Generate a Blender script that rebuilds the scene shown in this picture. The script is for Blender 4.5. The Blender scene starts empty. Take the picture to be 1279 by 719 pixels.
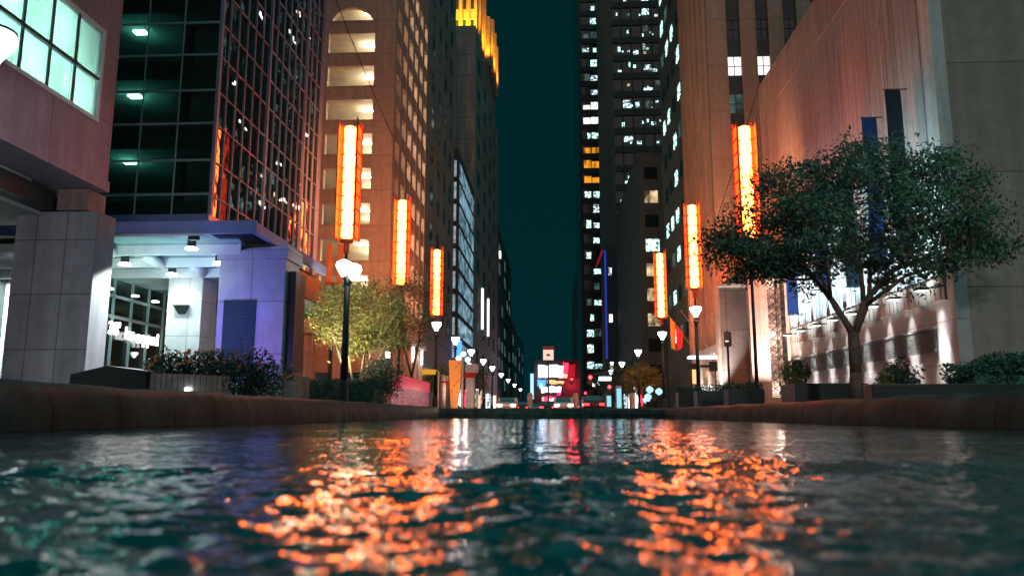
import bpy, math, random
import numpy as np
R = math.radians
rnd = random.Random(7)
S = bpy.context.scene
COL = S.collection

# ------------------------------------------------------------------ camera, sky, light, exposure
cam_d = bpy.data.cameras.new("camera")
cam = bpy.data.objects.new("camera", cam_d)
COL.objects.link(cam)
cam_d.sensor_width = 36.0
cam_d.lens = 36.0 * 968.0 / 1279.0
cam_d.clip_start = 0.02
cam_d.clip_end = 3000
cam.location = (0, 0, 0.18)
cam.rotation_euler = (R(90 + 9.24), 0, R(2.95))
cam_d.dof.use_dof = True
cam_d.dof.focus_distance = 18.0
cam_d.dof.aperture_fstop = 2.2
S.camera = cam

w = bpy.data.worlds.new("World")
S.world = w
w.use_nodes = True
nt = w.node_tree
nt.nodes.clear()
wo = nt.nodes.new("ShaderNodeOutputWorld")
bg = nt.nodes.new("ShaderNodeBackground")
tc = nt.nodes.new("ShaderNodeTexCoord")
sx = nt.nodes.new("ShaderNodeSeparateXYZ")
rp = nt.nodes.new("ShaderNodeValToRGB")
nt.links.new(tc.outputs["Generated"], sx.inputs[0])
nt.links.new(sx.outputs["Z"], rp.inputs[0])
nt.links.new(rp.outputs[0], bg.inputs[0])
nt.links.new(bg.outputs[0], wo.inputs[0])
rp.color_ramp.elements[0].position = 0.0
rp.color_ramp.elements[0].color = (0.0006, 0.0172, 0.0200, 1)
rp.color_ramp.elements[1].position = 0.9
rp.color_ramp.elements[1].color = (0.085, 0.420, 0.440, 1)
e = rp.color_ramp.elements.new(0.55)
e.color = (0.0004, 0.0150, 0.0178, 1)
bg.inputs[1].default_value = 1.0

sun_d = bpy.data.lights.new("city_glow", 'SUN')
sun_d.energy = 0.24
sun_d.angle = R(70)
sun_d.color = (1.0, 0.85, 0.80)
sun = bpy.data.objects.new("city_glow", sun_d)
COL.objects.link(sun)
sun.rotation_euler = (R(78), 0, R(-4))      # low warm glow of the city behind the camera

S.view_settings.view_transform = 'Standard'
S.view_settings.look = 'None'
S.view_settings.exposure = 0.2
S.view_settings.gamma = 1.0
S.render.engine = 'CYCLES'
S.cycles.use_denoising = True
S.cycles.max_bounces = 6
S.cycles.diffuse_bounces = 2
S.cycles.glossy_bounces = 3
S.cycles.transmission_bounces = 4
S.cycles.transparent_max_bounces = 8
S.cycles.sample_clamp_indirect = 4.0
S.cycles.sample_clamp_direct = 40.0
S.cycles.caustics_reflective = False
S.cycles.caustics_refractive = False

# ------------------------------------------------------------------ materials
def _new(name):
    m = bpy.data.materials.new(name)
    m.use_nodes = True
    n = m.node_tree
    return m, n, n.nodes["Principled BSDF"]

def mat(name, col, rough=0.7, var=0.25, scale=3.0, bump=0.0, bscale=40.0, metal=0.0, stain=0.0, spec=0.5):
    """plain surface with mottled colour, optional stains and fine bump"""
    m, n, p = _new(name)
    N, L = n.nodes, n.links
    t = N.new("ShaderNodeTexCoord")
    a = N.new("ShaderNodeTexNoise")
    a.inputs["Scale"].default_value = scale
    a.inputs["Detail"].default_value = 8
    a.inputs["Roughness"].default_value = 0.65
    L.new(t.outputs["Object"], a.inputs["Vector"])
    r = N.new("ShaderNodeValToRGB")
    r.color_ramp.elements[0].position = 0.3
    r.color_ramp.elements[1].position = 0.7
    r.color_ramp.elements[0].color = tuple(c * (1 - var) for c in col) + (1,)
    r.color_ramp.elements[1].color = tuple(min(1, c * (1 + var)) for c in col) + (1,)
    L.new(a.outputs[0], r.inputs[0])
    out = r.outputs[0]
    if stain > 0:
        mp = N.new("ShaderNodeMapping")
        mp.inputs["Scale"].default_value = (1.6, 1.6, 0.12)
        L.new(t.outputs["Object"], mp.inputs[0])
        b = N.new("ShaderNodeTexNoise")
        b.inputs["Scale"].default_value = 1.5
        b.inputs["Detail"].default_value = 6
        L.new(mp.outputs[0], b.inputs["Vector"])
        r2 = N.new("ShaderNodeValToRGB")
        r2.color_ramp.elements[0].position = 0.42
        r2.color_ramp.elements[1].position = 0.62
        r2.color_ramp.elements[0].color = (1 - stain,) * 3 + (1,)
        r2.color_ramp.elements[1].color = (1, 1, 1, 1)
        L.new(b.outputs[0], r2.inputs[0])
        mx = N.new("ShaderNodeMixRGB")
        mx.blend_type = 'MULTIPLY'
        mx.inputs[0].default_value = 1
        L.new(out, mx.inputs[1])
        L.new(r2.outputs[0], mx.inputs[2])
        out = mx.outputs[0]
    L.new(out, p.inputs["Base Color"])
    p.inputs["Roughness"].default_value = rough
    p.inputs["Metallic"].default_value = metal
    p.inputs["Specular IOR Level"].default_value = spec
    if bump > 0:
        c = N.new("ShaderNodeTexNoise")
        c.inputs["Scale"].default_value = bscale
        c.inputs["Detail"].default_value = 5
        L.new(t.outputs["Object"], c.inputs["Vector"])
        bp = N.new("ShaderNodeBump")
        bp.inputs["Strength"].default_value = bump
        bp.inputs["Distance"].default_value = 0.02
        L.new(c.outputs[0], bp.inputs["Height"])
        L.new(bp.outputs[0], p.inputs["Normal"])
    return m

def emis(name, col, s):
    m, n, p = _new(name)
    p.inputs["Base Color"].default_value = tuple(0.12 * c for c in col) + (1,)
    p.inputs["Emission Color"].default_value = col + (1,)
    p.inputs["Emission Strength"].default_value = s
    p.inputs["Roughness"].default_value = 0.4
    return m

def window_glow(name, col, s, scale=(1.2, 1.2, 1.2), lo=0.40, hi=0.66, floor=0.06):
    """an office window with people's lamps, blinds and furniture breaking up the light inside"""
    m, n, p = _new(name)
    N, L = n.nodes, n.links
    t = N.new("ShaderNodeTexCoord")
    mp = N.new("ShaderNodeMapping")
    mp.inputs["Scale"].default_value = scale
    L.new(t.outputs["Object"], mp.inputs[0])
    a = N.new("ShaderNodeTexNoise")
    a.inputs["Scale"].default_value = 1.0
    a.inputs["Detail"].default_value = 3
    L.new(mp.outputs[0], a.inputs["Vector"])
    r = N.new("ShaderNodeValToRGB")
    r.color_ramp.elements[0].position = lo
    r.color_ramp.elements[1].position = hi
    r.color_ramp.elements[0].color = (floor,) * 3 + (1,)
    L.new(a.outputs[0], r.inputs[0])
    ml = N.new("ShaderNodeMath")
    ml.operation = 'MULTIPLY'
    ml.inputs[1].default_value = s
    L.new(r.outputs[0], ml.inputs[0])
    p.inputs["Base Color"].default_value = (0.01, 0.015, 0.017, 1)
    p.inputs["Roughness"].default_value = 0.08
    p.inputs["Emission Color"].default_value = col + (1,)
    L.new(ml.outputs[0], p.inputs["Emission Strength"])
    return m

def glass_dark(name, col, rough=0.05, wav=0.0, spec=0.9):
    m, n, p = _new(name)
    p.inputs["Base Color"].default_value = col + (1,)
    p.inputs["Roughness"].default_value = rough
    p.inputs["Specular IOR Level"].default_value = spec
    if wav:
        N, L = n.nodes, n.links
        t = N.new("ShaderNodeTexCoord")
        c = N.new("ShaderNodeTexNoise")
        c.inputs["Scale"].default_value = 0.9
        c.inputs["Detail"].default_value = 2
        L.new(t.outputs["Object"], c.inputs["Vector"])
        bp = N.new("ShaderNodeBump")
        bp.inputs["Strength"].default_value = wav
        bp.inputs["Distance"].default_value = 0.05
        L.new(c.outputs[0], bp.inputs["Height"])
        L.new(bp.outputs[0], p.inputs["Normal"])
    return m

def glass_clear(name, tint, refl=0.12, rough=0.02):
    m = bpy.data.materials.new(name)
    m.use_nodes = True
    n = m.node_tree
    N, L = n.nodes, n.links
    N.clear()
    o = N.new("ShaderNodeOutputMaterial")
    tr = N.new("ShaderNodeBsdfTransparent")
    tr.inputs[0].default_value = tint + (1,)
    gl = N.new("ShaderNodeBsdfGlossy")
    gl.inputs["Roughness"].default_value = rough
    lw = N.new("ShaderNodeLayerWeight")
    lw.inputs[0].default_value = 0.5
    pw = N.new("ShaderNodeMath")
    pw.operation = 'POWER'
    pw.inputs[1].default_value = 4.0
    L.new(lw.outputs["Facing"], pw.inputs[0])
    ad = N.new("ShaderNodeMath")
    ad.operation = 'MULTIPLY_ADD'
    ad.inputs[1].default_value = 0.8
    ad.inputs[2].default_value = 0.06
    L.new(pw.outputs[0], ad.inputs[0])
    mx = N.new("ShaderNodeMixShader")
    L.new(ad.outputs[0], mx.inputs[0])
    L.new(tr.outputs[0], mx.inputs[1])
    L.new(gl.outputs[0], mx.inputs[2])
    L.new(mx.outputs[0], o.inputs[0])
    return m

def panelled(name, col, sx, sy, gap, axis, rough=0.6, var=0.15, stain=0.25):
    """stone cladding: thin dark joints on a brick-free grid in object space; axis 'x' = faces along x, 'y' = along y"""
    m = mat(name, col, rough, var, 2.0, 0.25, 60, stain=stain)
    n = m.node_tree
    N, L = n.nodes, n.links
    p = N["Principled BSDF"]
    src = p.inputs["Base Color"].links[0].from_socket
    t = N.new("ShaderNodeTexCoord")
    sp = N.new("ShaderNodeSeparateXYZ")
    L.new(t.outputs["Object"], sp.inputs[0])
    cb = N.new("ShaderNodeCombineXYZ")
    L.new(sp.outputs["X" if axis == 'x' else "Y"], cb.inputs[0])
    L.new(sp.outputs["Z"], cb.inputs[1])
    b = N.new("ShaderNodeTexBrick")
    b.offset = 0.0
    b.inputs["Color1"].default_value = (1, 1, 1, 1)
    b.inputs["Color2"].default_value = (0.86, 0.86, 0.86, 1)
    b.inputs["Mortar"].default_value = (0.45, 0.45, 0.45, 1)
    b.inputs["Scale"].default_value = 1.0
    b.inputs["Brick Width"].default_value = sx
    b.inputs["Row Height"].default_value = sy
    b.inputs["Mortar Size"].default_value = gap
    L.new(cb.outputs[0], b.inputs["Vector"])
    mx = N.new("ShaderNodeMixRGB")
    mx.blend_type = 'MULTIPLY'
    mx.inputs[0].default_value = 1
    L.new(src, mx.inputs[1])
    L.new(b.outputs[0], mx.inputs[2])
    L.new(mx.outputs[0], p.inputs["Base Color"])
    return m

def leafmat(name, col, var=0.5):
    m, n, p = _new(name)
    N, L = n.nodes, n.links
    g = N.new("ShaderNodeTexCoord")
    a = N.new("ShaderNodeTexNoise")
    a.inputs["Scale"].default_value = 6.0
    a.inputs["Detail"].default_value = 3
    L.new(g.outputs["Object"], a.inputs["Vector"])
    r = N.new("ShaderNodeValToRGB")
    r.color_ramp.elements[0].position = 0.35
    r.color_ramp.elements[1].position = 0.68
    r.color_ramp.elements[0].color = tuple(c * (1 - var) for c in col) + (1,)
    r.color_ramp.elements[1].color = tuple(c * (1 + var) for c in col) + (1,)
    L.new(a.outputs[0], r.inputs[0])
    L.new(r.outputs[0], p.inputs["Base Color"])
    p.inputs["Roughness"].default_value = 0.55
    p.inputs["Specular IOR Level"].default_value = 0.3
    return m

M = {}
M['stone_grey'] = panelled('grey granite cladding', (0.46, 0.45, 0.50), 0.82, 1.45, 0.018, 'x')
M['stone_mauve'] = panelled('mauve concrete cladding', (0.34, 0.28, 0.36), 2.4, 1.9, 0.015, 'y', stain=0.2)
M['pillar_white'] = panelled('pale limestone cladding', (0.62, 0.62, 0.62), 1.0, 1.2, 0.012, 'x', stain=0.1)
M['pillar_violet'] = panelled('pale plaza stone', (0.60, 0.58, 0.62), 1.28, 1.62, 0.016, 'x', stain=0.12)
M['soffit'] = mat('painted soffit', (0.45, 0.47, 0.46), 0.8, 0.1)
M['dark'] = mat('dark paint', (0.02, 0.026, 0.028), 0.5, 0.3)
M['dark_green'] = mat('dark green pole paint', (0.012, 0.030, 0.030), 0.45, 0.3, metal=0.3)
M['steel_blue_lit'] = mat('metal fascia in blue light', (0.26, 0.31, 0.62), 0.45, 0.15, 1.5, metal=0.2)  # blue light on the canopy fascia is put into this base colour
M['white_metal'] = mat('white painted steel', (0.75, 0.77, 0.77), 0.5, 0.06)
M['canopy_ceiling'] = mat('canopy ceiling sheet', (0.24, 0.36, 0.35), 0.7, 0.12)
M['curtain'] = glass_dark('curtain wall glass', (0.003, 0.030, 0.030), 0.05, 0.7, 0.18)
M['curtain_clear'] = glass_clear('clear tinted glass', (0.50, 0.66, 0.62))
M['mullion_grey'] = mat('grey green mullion', (0.30, 0.40, 0.40), 0.5, 0.15)
M['mullion_pink'] = mat('bare aluminium mullion', (0.27, 0.27, 0.42), 0.6, 0.15)
M['spandrel'] = mat('dark spandrel glass', (0.035, 0.05, 0.05), 0.25, 0.3)
M['interior'] = mat('office interior', (0.16, 0.20, 0.19), 0.9, 0.3)
M['garage'] = panelled('brown pink precast concrete', (0.50, 0.38, 0.31), 3.1, 2.75, 0.02, 'x', stain=0.15)
M['garage_st'] = panelled('brown pink precast side', (0.46, 0.34, 0.28), 3.1, 2.75, 0.02, 'y', stain=0.3)
M['garage_in'] = mat('garage concrete inside', (0.42, 0.37, 0.30), 0.8, 0.2, 1.0)
M['slab_stone'] = panelled('soot grey stone', (0.24, 0.25, 0.24), 4.0, 3.6, 0.08, 'y', stain=0.35)
M['old_stone'] = panelled('old limestone tower', (0.34, 0.34, 0.32), 4.0, 3.6, 0.08, 'x', stain=0.35)
M['tan'] = panelled('tan limestone', (0.46, 0.33, 0.25), 3.6, 3.7, 0.02, 'x', stain=0.12)
M['tan_st'] = panelled('tan limestone piers', (0.46, 0.31, 0.22), 3.0, 3.7, 0.02, 'y', stain=0.12)
M['wb_side'] = panelled('brown grey travertine', (0.40, 0.33, 0.28), 9.0, 3.55, 0.02, 'x', stain=0.14)
M['wb_rib'] = mat('ribbed travertine', (0.42, 0.39, 0.375), 0.8, 0.14, 2.5, 0.3, 30, stain=0.12)
M['wb_band'] = panelled('pinkish travertine border', (0.50, 0.40, 0.36), 2.2, 2.0, 0.014, 'y', stain=0.3)
M['wb_white'] = mat('pale travertine edge', (0.66, 0.66, 0.64), 0.8, 0.12, 3.0, 0.2, 40, stain=0.25)
M['wb_base'] = panelled('pale stone base', (0.55, 0.53, 0.52), 1.9, 1.3, 0.012, 'y', stain=0.15)
M['wb_fascia'] = mat('brown ribbed fascia', (0.42, 0.30, 0.25), 0.75, 0.25, 3.0, stain=0.3)
M['louver'] = mat('grey louvre', (0.20, 0.22, 0.22), 0.6, 0.15)
M['portal'] = panelled('pink granite portal', (0.55, 0.43, 0.38), 1.2, 1.9, 0.012, 'x', stain=0.2)
M['portal_grey'] = panelled('grey portal lining', (0.26, 0.24, 0.24), 2.2, 2.4, 0.02, 'x', stain=0.2)
M['grille'] = mat('scrolled bronze grille', (0.05, 0.036, 0.028), 0.45, 0.25, metal=0.5)
M['far_dark'] = mat('shade toned far masonry', (0.030, 0.060, 0.060), 0.85, 0.3, 0.3)  # shade of the distant towers is put into these darker teal colours
M['far_grey'] = mat('shade toned grey masonry', (0.065, 0.095, 0.098), 0.85, 0.25, 0.3)
M['tower_glass'] = glass_dark('tower glass', (0.010, 0.026, 0.028), 0.12)
M['tower_band'] = mat('tower spandrel', (0.006, 0.022, 0.023), 0.5, 0.25, 0.4)  # far floor bands: shade put into the colour as well
M['kerb'] = panelled('wet dark pool stone', (0.036, 0.080, 0.074), 1.35, 6.0, 0.022, 'y', rough=0.6, var=0.5, stain=0.35)  # teal tone of the night shadows is put into the stone colour
M['kerb'].node_tree.nodes['Principled BSDF'].inputs['Specular IOR Level'].default_value = 0.1
M['paving'] = mat('damp paving', (0.12, 0.115, 0.11), 0.35, 0.35, 1.5, 0.3, 30)
M['asphalt'] = mat('damp asphalt', (0.045, 0.047, 0.05), 0.3, 0.35, 2.0, 0.4, 60)
M['paint'] = mat('road paint', (0.75, 0.75, 0.72), 0.6, 0.2)
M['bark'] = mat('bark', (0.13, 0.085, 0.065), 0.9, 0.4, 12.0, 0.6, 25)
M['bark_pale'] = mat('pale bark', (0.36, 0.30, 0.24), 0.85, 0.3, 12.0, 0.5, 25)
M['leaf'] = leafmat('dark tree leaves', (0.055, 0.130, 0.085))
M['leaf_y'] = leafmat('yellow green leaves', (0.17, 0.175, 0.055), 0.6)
M['leaf_h'] = leafmat('hedge leaves', (0.030, 0.090, 0.065))
M['petal'] = mat('orange petals', (0.75, 0.26, 0.08), 0.6, 0.3)
M['planter'] = mat('black planter steel', (0.012, 0.022, 0.023), 0.4, 0.3)
M['fence_metal'] = mat('zinc fence boards', (0.34, 0.30, 0.29), 0.4, 0.3, 4.0, metal=0.5)
M['banner_blue'] = mat('blue banner cloth', (0.008, 0.055, 0.24), 0.8, 0.25, 2.0)
M['banner_dark'] = mat('navy banner cloth', (0.006, 0.022, 0.040), 0.8, 0.25, 2.0)
M['flag_red'] = mat('red flag cloth', (0.70, 0.03, 0.03), 0.8, 0.15)
M['flag_gold'] = mat('gold flag cloth', (0.75, 0.34, 0.06), 0.8, 0.15)
M['bollard'] = mat('pinkish steel bollard', (0.45, 0.30, 0.28), 0.4, 0.2, metal=0.3)
M['pale_post'] = mat('cream post paint', (0.72, 0.60, 0.52), 0.5, 0.2)
M['plaque'] = mat('slate plaque', (0.016, 0.045, 0.065), 0.45, 0.3)
M['plaque_text'] = mat('plaque lettering', (0.045, 0.085, 0.11), 0.5, 0.1)
M['rubber'] = mat('tyre rubber', (0.015, 0.015, 0.016), 0.8, 0.2)
M['car_dark'] = mat('dark car paint', (0.04, 0.012, 0.014), 0.25, 0.1, metal=0.3)
M['car_pale'] = mat('silver car paint', (0.45, 0.46, 0.47), 0.25, 0.1, metal=0.4)
M['car_glass'] = glass_dark('car glass', (0.01, 0.012, 0.013), 0.05)
M['red_box'] = mat('maroon kiosk', (0.22, 0.03, 0.03), 0.5, 0.2)

M['col_core'] = emis('warm tube light', (1.0, 0.150, 0.020), 38.0)
M['col_side'] = emis('orange glowing fin', (1.0, 0.050, 0.004), 3.6)
M['col_frame'] = mat('red lantern frame', (0.40, 0.06, 0.02), 0.5, 0.2)
M['lamp_glass'] = emis('street lamp glass', (0.90, 0.97, 1.0), 9.0)
M['lamp_warm'] = emis('near street lamp glass', (1.0, 0.95, 0.86), 7.0)
M['lens'] = emis('downlight lens', (0.86, 1.0, 0.98), 9.0)
M['wall_lens'] = emis('wall lamp lens', (1.0, 0.95, 0.88), 3.0)
M['garage_lamp'] = emis('garage ceiling lamp', (1.0, 0.86, 0.62), 16.0)
M['office_lamp'] = emis('office ceiling lamp', (0.75, 1.0, 0.94), 9.0)
M['red_light'] = emis('red signal', (1.0, 0.02, 0.03), 14.0)
M['tail_light'] = emis('tail light', (1.0, 0.03, 0.04), 5.0)
M['head_light'] = emis('headlight', (1.0, 0.88, 0.80), 14.0)
M['sign_white'] = emis('lit white sign', (0.82, 0.95, 1.0), 2.6)
M['sign_blue'] = emis('lit blue sign', (0.03, 0.18, 0.95), 3.0)
M['sign_cyan'] = emis('lit pale blue sign', (0.40, 0.75, 1.0), 1.3)
M['sign_red'] = emis('lit red sign', (1.0, 0.02, 0.06), 3.5)
M['sign_red_dim'] = emis('dim red sign', (0.55, 0.01, 0.03), 0.5)
M['sign_magenta'] = emis('lit magenta sign', (0.9, 0.04, 0.35), 0.8)
M['sign_amber'] = emis('lit amber sign', (1.0, 0.55, 0.22), 1.2)
M['sign_pale'] = emis('lit pink white sign', (1.0, 0.66, 0.54), 0.9)
M['neon_blue'] = emis('blue edge light', (0.02, 0.09, 0.90), 0.38)
M['neon_red'] = emis('red edge light', (0.9, 0.01, 0.06), 0.25)
M['letter'] = emis('white channel letters', (1.0, 0.93, 0.90), 5.0)
M['yellow_sign'] = emis('yellow lit sign', (1.0, 0.50, 0.03), 0.55)
M['teal_light'] = emis('teal machine light', (0.30, 0.75, 0.85), 0.9)
M['blue_dot'] = emis('small blue neon', (0.10, 0.65, 1.0), 2.2)
M['strip_white'] = emis('white strip light', (1.0, 0.96, 0.88), 2.2)
M['win_cool'] = window_glow('cool office window', (0.72, 0.96, 1.0), 2.2, (1.6, 1.6, 2.2), 0.43, 0.68, 0.03)
M['win_teal'] = window_glow('teal office window', (0.55, 1.0, 0.92), 2.8, (2.2, 2.2, 2.6), 0.40, 0.62, 0.04)
M['win_white'] = window_glow('white office window', (1.0, 0.95, 0.93), 1.3, (0.7, 0.7, 0.5), 0.3, 0.5, 0.45)
M['win_warm'] = window_glow('warm office window', (1.0, 0.72, 0.40), 0.9, (0.9, 0.9, 0.7))
M['win_amber'] = window_glow('amber office window', (1.0, 0.38, 0.02), 0.9, (1.2, 1.2, 0.3), 0.38, 0.58, 0.2)
M['win_dim'] = window_glow('dim office window', (0.45, 0.80, 0.80), 0.16, (0.9, 0.9, 0.7), 0.35, 0.7, 0.08)
M['win_strip'] = window_glow('pale stair window', (0.80, 0.96, 1.0), 0.42, (1.2, 1.2, 1.2), 0.3, 0.65, 0.25)
M['win_bluewhite'] = window_glow('blue white lobby window', (0.45, 0.78, 1.0), 0.5, (0.5, 0.5, 0.9), 0.36, 0.7, 0.12)

# translucent roller blinds behind the near window band
bm_, bn_, bp_ = _new('white roller blind')
bn_.nodes.clear()
_o = bn_.nodes.new("ShaderNodeOutputMaterial")
_t = bn_.nodes.new("ShaderNodeBsdfTranslucent")
_t.inputs[0].default_value = (0.72, 0.82, 0.75, 1)
bn_.links.new(_t.outputs[0], _o.inputs[0])
M['blind'] = bm_

# magenta backlit railing panel with a bubbly pattern
pm_, pn_, pp_ = _new('magenta backlit glass')
_tc = pn_.nodes.new("ShaderNodeTexCoord")
_vo = pn_.nodes.new("ShaderNodeTexVoronoi")
_vo.inputs["Scale"].default_value = 6.0
pn_.links.new(_tc.outputs["Object"], _vo.inputs["Vector"])
_rr = pn_.nodes.new("ShaderNodeValToRGB")
_rr.color_ramp.elements[0].position = 0.05
_rr.color_ramp.elements[0].color = (0.95, 0.45, 0.55, 1)
_rr.color_ramp.elements[1].position = 0.5
_rr.color_ramp.elements[1].color = (0.30, 0.04, 0.085, 1)
pn_.links.new(_vo.outputs["Distance"], _rr.inputs[0])
pn_.links.new(_rr.outputs[0], pp_.inputs["Emission Color"])
pp_.inputs["Emission Strength"].default_value = 0.5
pp_.inputs["Base Color"].default_value = (0.08, 0.008, 0.02, 1)
M['magenta'] = pm_

M['magenta_plain'] = emis('magenta lit header', (0.75, 0.02, 0.08), 0.55)

# orange patterned feather banner
om_, on_, op_ = _new('orange patterned cloth')
_tc = on_.nodes.new("ShaderNodeTexCoord")
_vo = on_.nodes.new("ShaderNodeTexVoronoi")
_vo.inputs["Scale"].default_value = 5.0
on_.links.new(_tc.outputs["Object"], _vo.inputs["Vector"])
_rr = on_.nodes.new("ShaderNodeValToRGB")
_rr.color_ramp.elements[0].position = 0.16
_rr.color_ramp.elements[0].color = (0.20, 0.05, 0.02, 1)
_rr.color_ramp.elements[1].position = 0.26
_rr.color_ramp.elements[1].color = (0.95, 0.30, 0.06, 1)
on_.links.new(_vo.outputs["Distance"], _rr.inputs[0])
on_.links.new(_rr.outputs[0], op_.inputs["Base Color"])
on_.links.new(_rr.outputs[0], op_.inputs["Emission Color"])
op_.inputs["Emission Strength"].default_value = 0.35  # cloth is no lamp: the light on it is put into emission
M['orange_cloth'] = om_

# pool water: dark body, sharp reflection, fine ripples on top of the modelled waves
wm_, wn_, wp_ = _new('pool water')
N, L = wn_.nodes, wn_.links
wp_.inputs["Base Color"].default_value = (0.000, 0.085, 0.088, 1)  # teal tone of the night shadows is put into the body colour
wp_.inputs["Roughness"].default_value = 0.05
wp_.inputs["IOR"].default_value = 1.333
_tc = N.new("ShaderNodeTexCoord")
_n1 = N.new("ShaderNodeTexNoise")
_n1.inputs["Scale"].default_value = 22.0
_n1.inputs["Detail"].default_value = 2.0
L.new(_tc.outputs["Object"], _n1.inputs["Vector"])
_b1 = N.new("ShaderNodeBump")
_b1.inputs["Strength"].default_value = 0.9
_b1.inputs["Distance"].default_value = 0.006
L.new(_n1.outputs[0], _b1.inputs["Height"])
L.new(_b1.outputs[0], wp_.inputs["Normal"])
M['water'] = wm_

# ------------------------------------------------------------------ mesh helpers
def wloc(o):
    v = [0.0, 0.0, 0.0]
    while o is not None:
        v = [v[i] + o.location[i] for i in range(3)]
        o = o.parent
    return v

class MB:
    def __init__(s):
        s.v, s.f = [], []
    def add(s, vs, fs):
        b = len(s.v)
        s.v += [tuple(q) for q in vs]
        s.f += [tuple(b + i for i in q) for q in fs]
        return s
    def box(s, x0, x1, y0, y1, z0, z1):
        x0, x1 = min(x0, x1), max(x0, x1)
        y0, y1 = min(y0, y1), max(y0, y1)
        z0, z1 = min(z0, z1), max(z0, z1)
        return s.add([(x0, y0, z0), (x1, y0, z0), (x1, y1, z0), (x0, y1, z0), (x0, y0, z1), (x1, y0, z1), (x1, y1, z1), (x0, y1, z1)],
                     [(0, 3, 2, 1), (4, 5, 6, 7), (0, 1, 5, 4), (1, 2, 6, 5), (2, 3, 7, 6), (3, 0, 4, 7)])
    def tube(s, p0, p1, r0, r1=None, n=8, caps=True):
        r1 = r0 if r1 is None else r1
        a, b = np.array(p0, float), np.array(p1, float)
        d = b - a
        l = np.linalg.norm(d)
        if l < 1e-6:
            return s
        d /= l
        u = np.cross(d, (0, 0, 1) if abs(d[2]) < 0.9 else (1, 0, 0))
        u /= np.linalg.norm(u)
        v = np.cross(d, u)
        vs = []
        for c, r in ((a, r0), (b, r1)):
            for k in range(n):
                t = 2 * math.pi * k / n
                vs.append(c + r * (math.cos(t) * u + math.sin(t) * v))
        fs = [(k, (k + 1) % n, n + (k + 1) % n, n + k) for k in range(n)]
        if caps:
            fs += [tuple(range(n - 1, -1, -1)), tuple(range(n, 2 * n))]
        return s.add(vs, fs)
    def path(s, pts, r, n=6):
        for i in range(len(pts) - 1):
            r0 = r[i] if isinstance(r, (list, tuple)) else r
            r1 = r[i + 1] if isinstance(r, (list, tuple)) else r
            s.tube(pts[i], pts[i + 1], r0, r1, n)
        return s
    def lathe(s, prof, c=(0, 0, 0), n=16):
        vs = []
        for r, z in prof:
            for k in range(n):
                t = 2 * math.pi * k / n
                vs.append((c[0] + r * math.cos(t), c[1] + r * math.sin(t), c[2] + z))
        fs = []
        m = len(prof)
        for i in range(m - 1):
            for k in range(n):
                fs.append((i * n + k, i * n + (k + 1) % n, (i + 1) * n + (k + 1) % n, (i + 1) * n + k))
        fs += [tuple(range(n - 1, -1, -1)), tuple((m - 1) * n + k for k in range(n))]
        return s.add(vs, fs)
    def prism(s, poly, axis, a, b):
        """poly: 2-D outline; axis 'x','y','z' is the extrusion direction"""
        def P(p, t):
            return {'x': (t, p[0], p[1]), 'y': (p[0], t, p[1]), 'z': (p[0], p[1], t)}[axis]
        n = len(poly)
        vs = [P(p, a) for p in poly] + [P(p, b) for p in poly]
        fs = [tuple(range(n)), tuple(range(2 * n - 1, n - 1, -1))]
        fs += [(k, n + k, n + (k + 1) % n, (k + 1) % n) for k in range(n)]
        return s.add(vs, fs)
    def build(s, name, m, parent=None, smooth=False, bevel=0.0):
        me = bpy.data.meshes.new(name)
        off = wloc(parent) if parent is not None else (0, 0, 0)
        me.from_pydata([(x - off[0], y - off[1], z - off[2]) for x, y, z in s.v], [], s.f)
        me.materials.append(M[m] if isinstance(m, str) else m)
        if smooth:
            me.polygons.foreach_set("use_smooth", [True] * len(me.polygons))
        o = bpy.data.objects.new(name, me)
        COL.objects.link(o)
        if parent is not None:
            o.parent = parent
        if bevel:
            b = o.modifiers.new("bevel", 'BEVEL')
            b.width = bevel
            b.segments = 2
            b.limit_method = 'ANGLE'
        return o

def B(*a):
    return MB().box(*a)

def tag(o, label=None, cat=None, group=None, kind=None):
    if label: o['label'] = label
    if cat: o['category'] = cat
    if group: o['group'] = group
    if kind: o['kind'] = kind
    return o

def thing(name, label, cat, loc=(0, 0, 0), group=None):
    o = bpy.data.objects.new(name, None)
    o.empty_display_size = 0.3
    COL.objects.link(o)
    o.location = loc
    return tag(o, label, cat, group)

def copy_tree(o, parent=None, par_children=None):
    c = o.copy()
    COL.objects.link(c)
    c.parent = parent
    for ch in list(o.children):
        copy_tree(ch, c)
    return c

def lamp(kind, loc, energy, col, parent=None, target=None, size=0.1, spot=60, blend=0.5, name="lamp_light"):
    d = bpy.data.lights.new(name, kind)
    d.energy = energy
    d.color = col
    d.shadow_soft_size = size
    if kind == 'SPOT':
        d.spot_size = R(spot)
        d.spot_blend = blend
    o = bpy.data.objects.new(name, d)
    COL.objects.link(o)
    off = wloc(parent) if parent is not None else (0, 0, 0)
    o.location = tuple(loc[i] - off[i] for i in range(3))
    if parent is not None:
        o.parent = parent
    if target is not None:
        from mathutils import Vector
        o.rotation_euler = (Vector(target) - Vector(loc)).to_track_quat('-Z', 'Y').to_euler()
    return o

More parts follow.
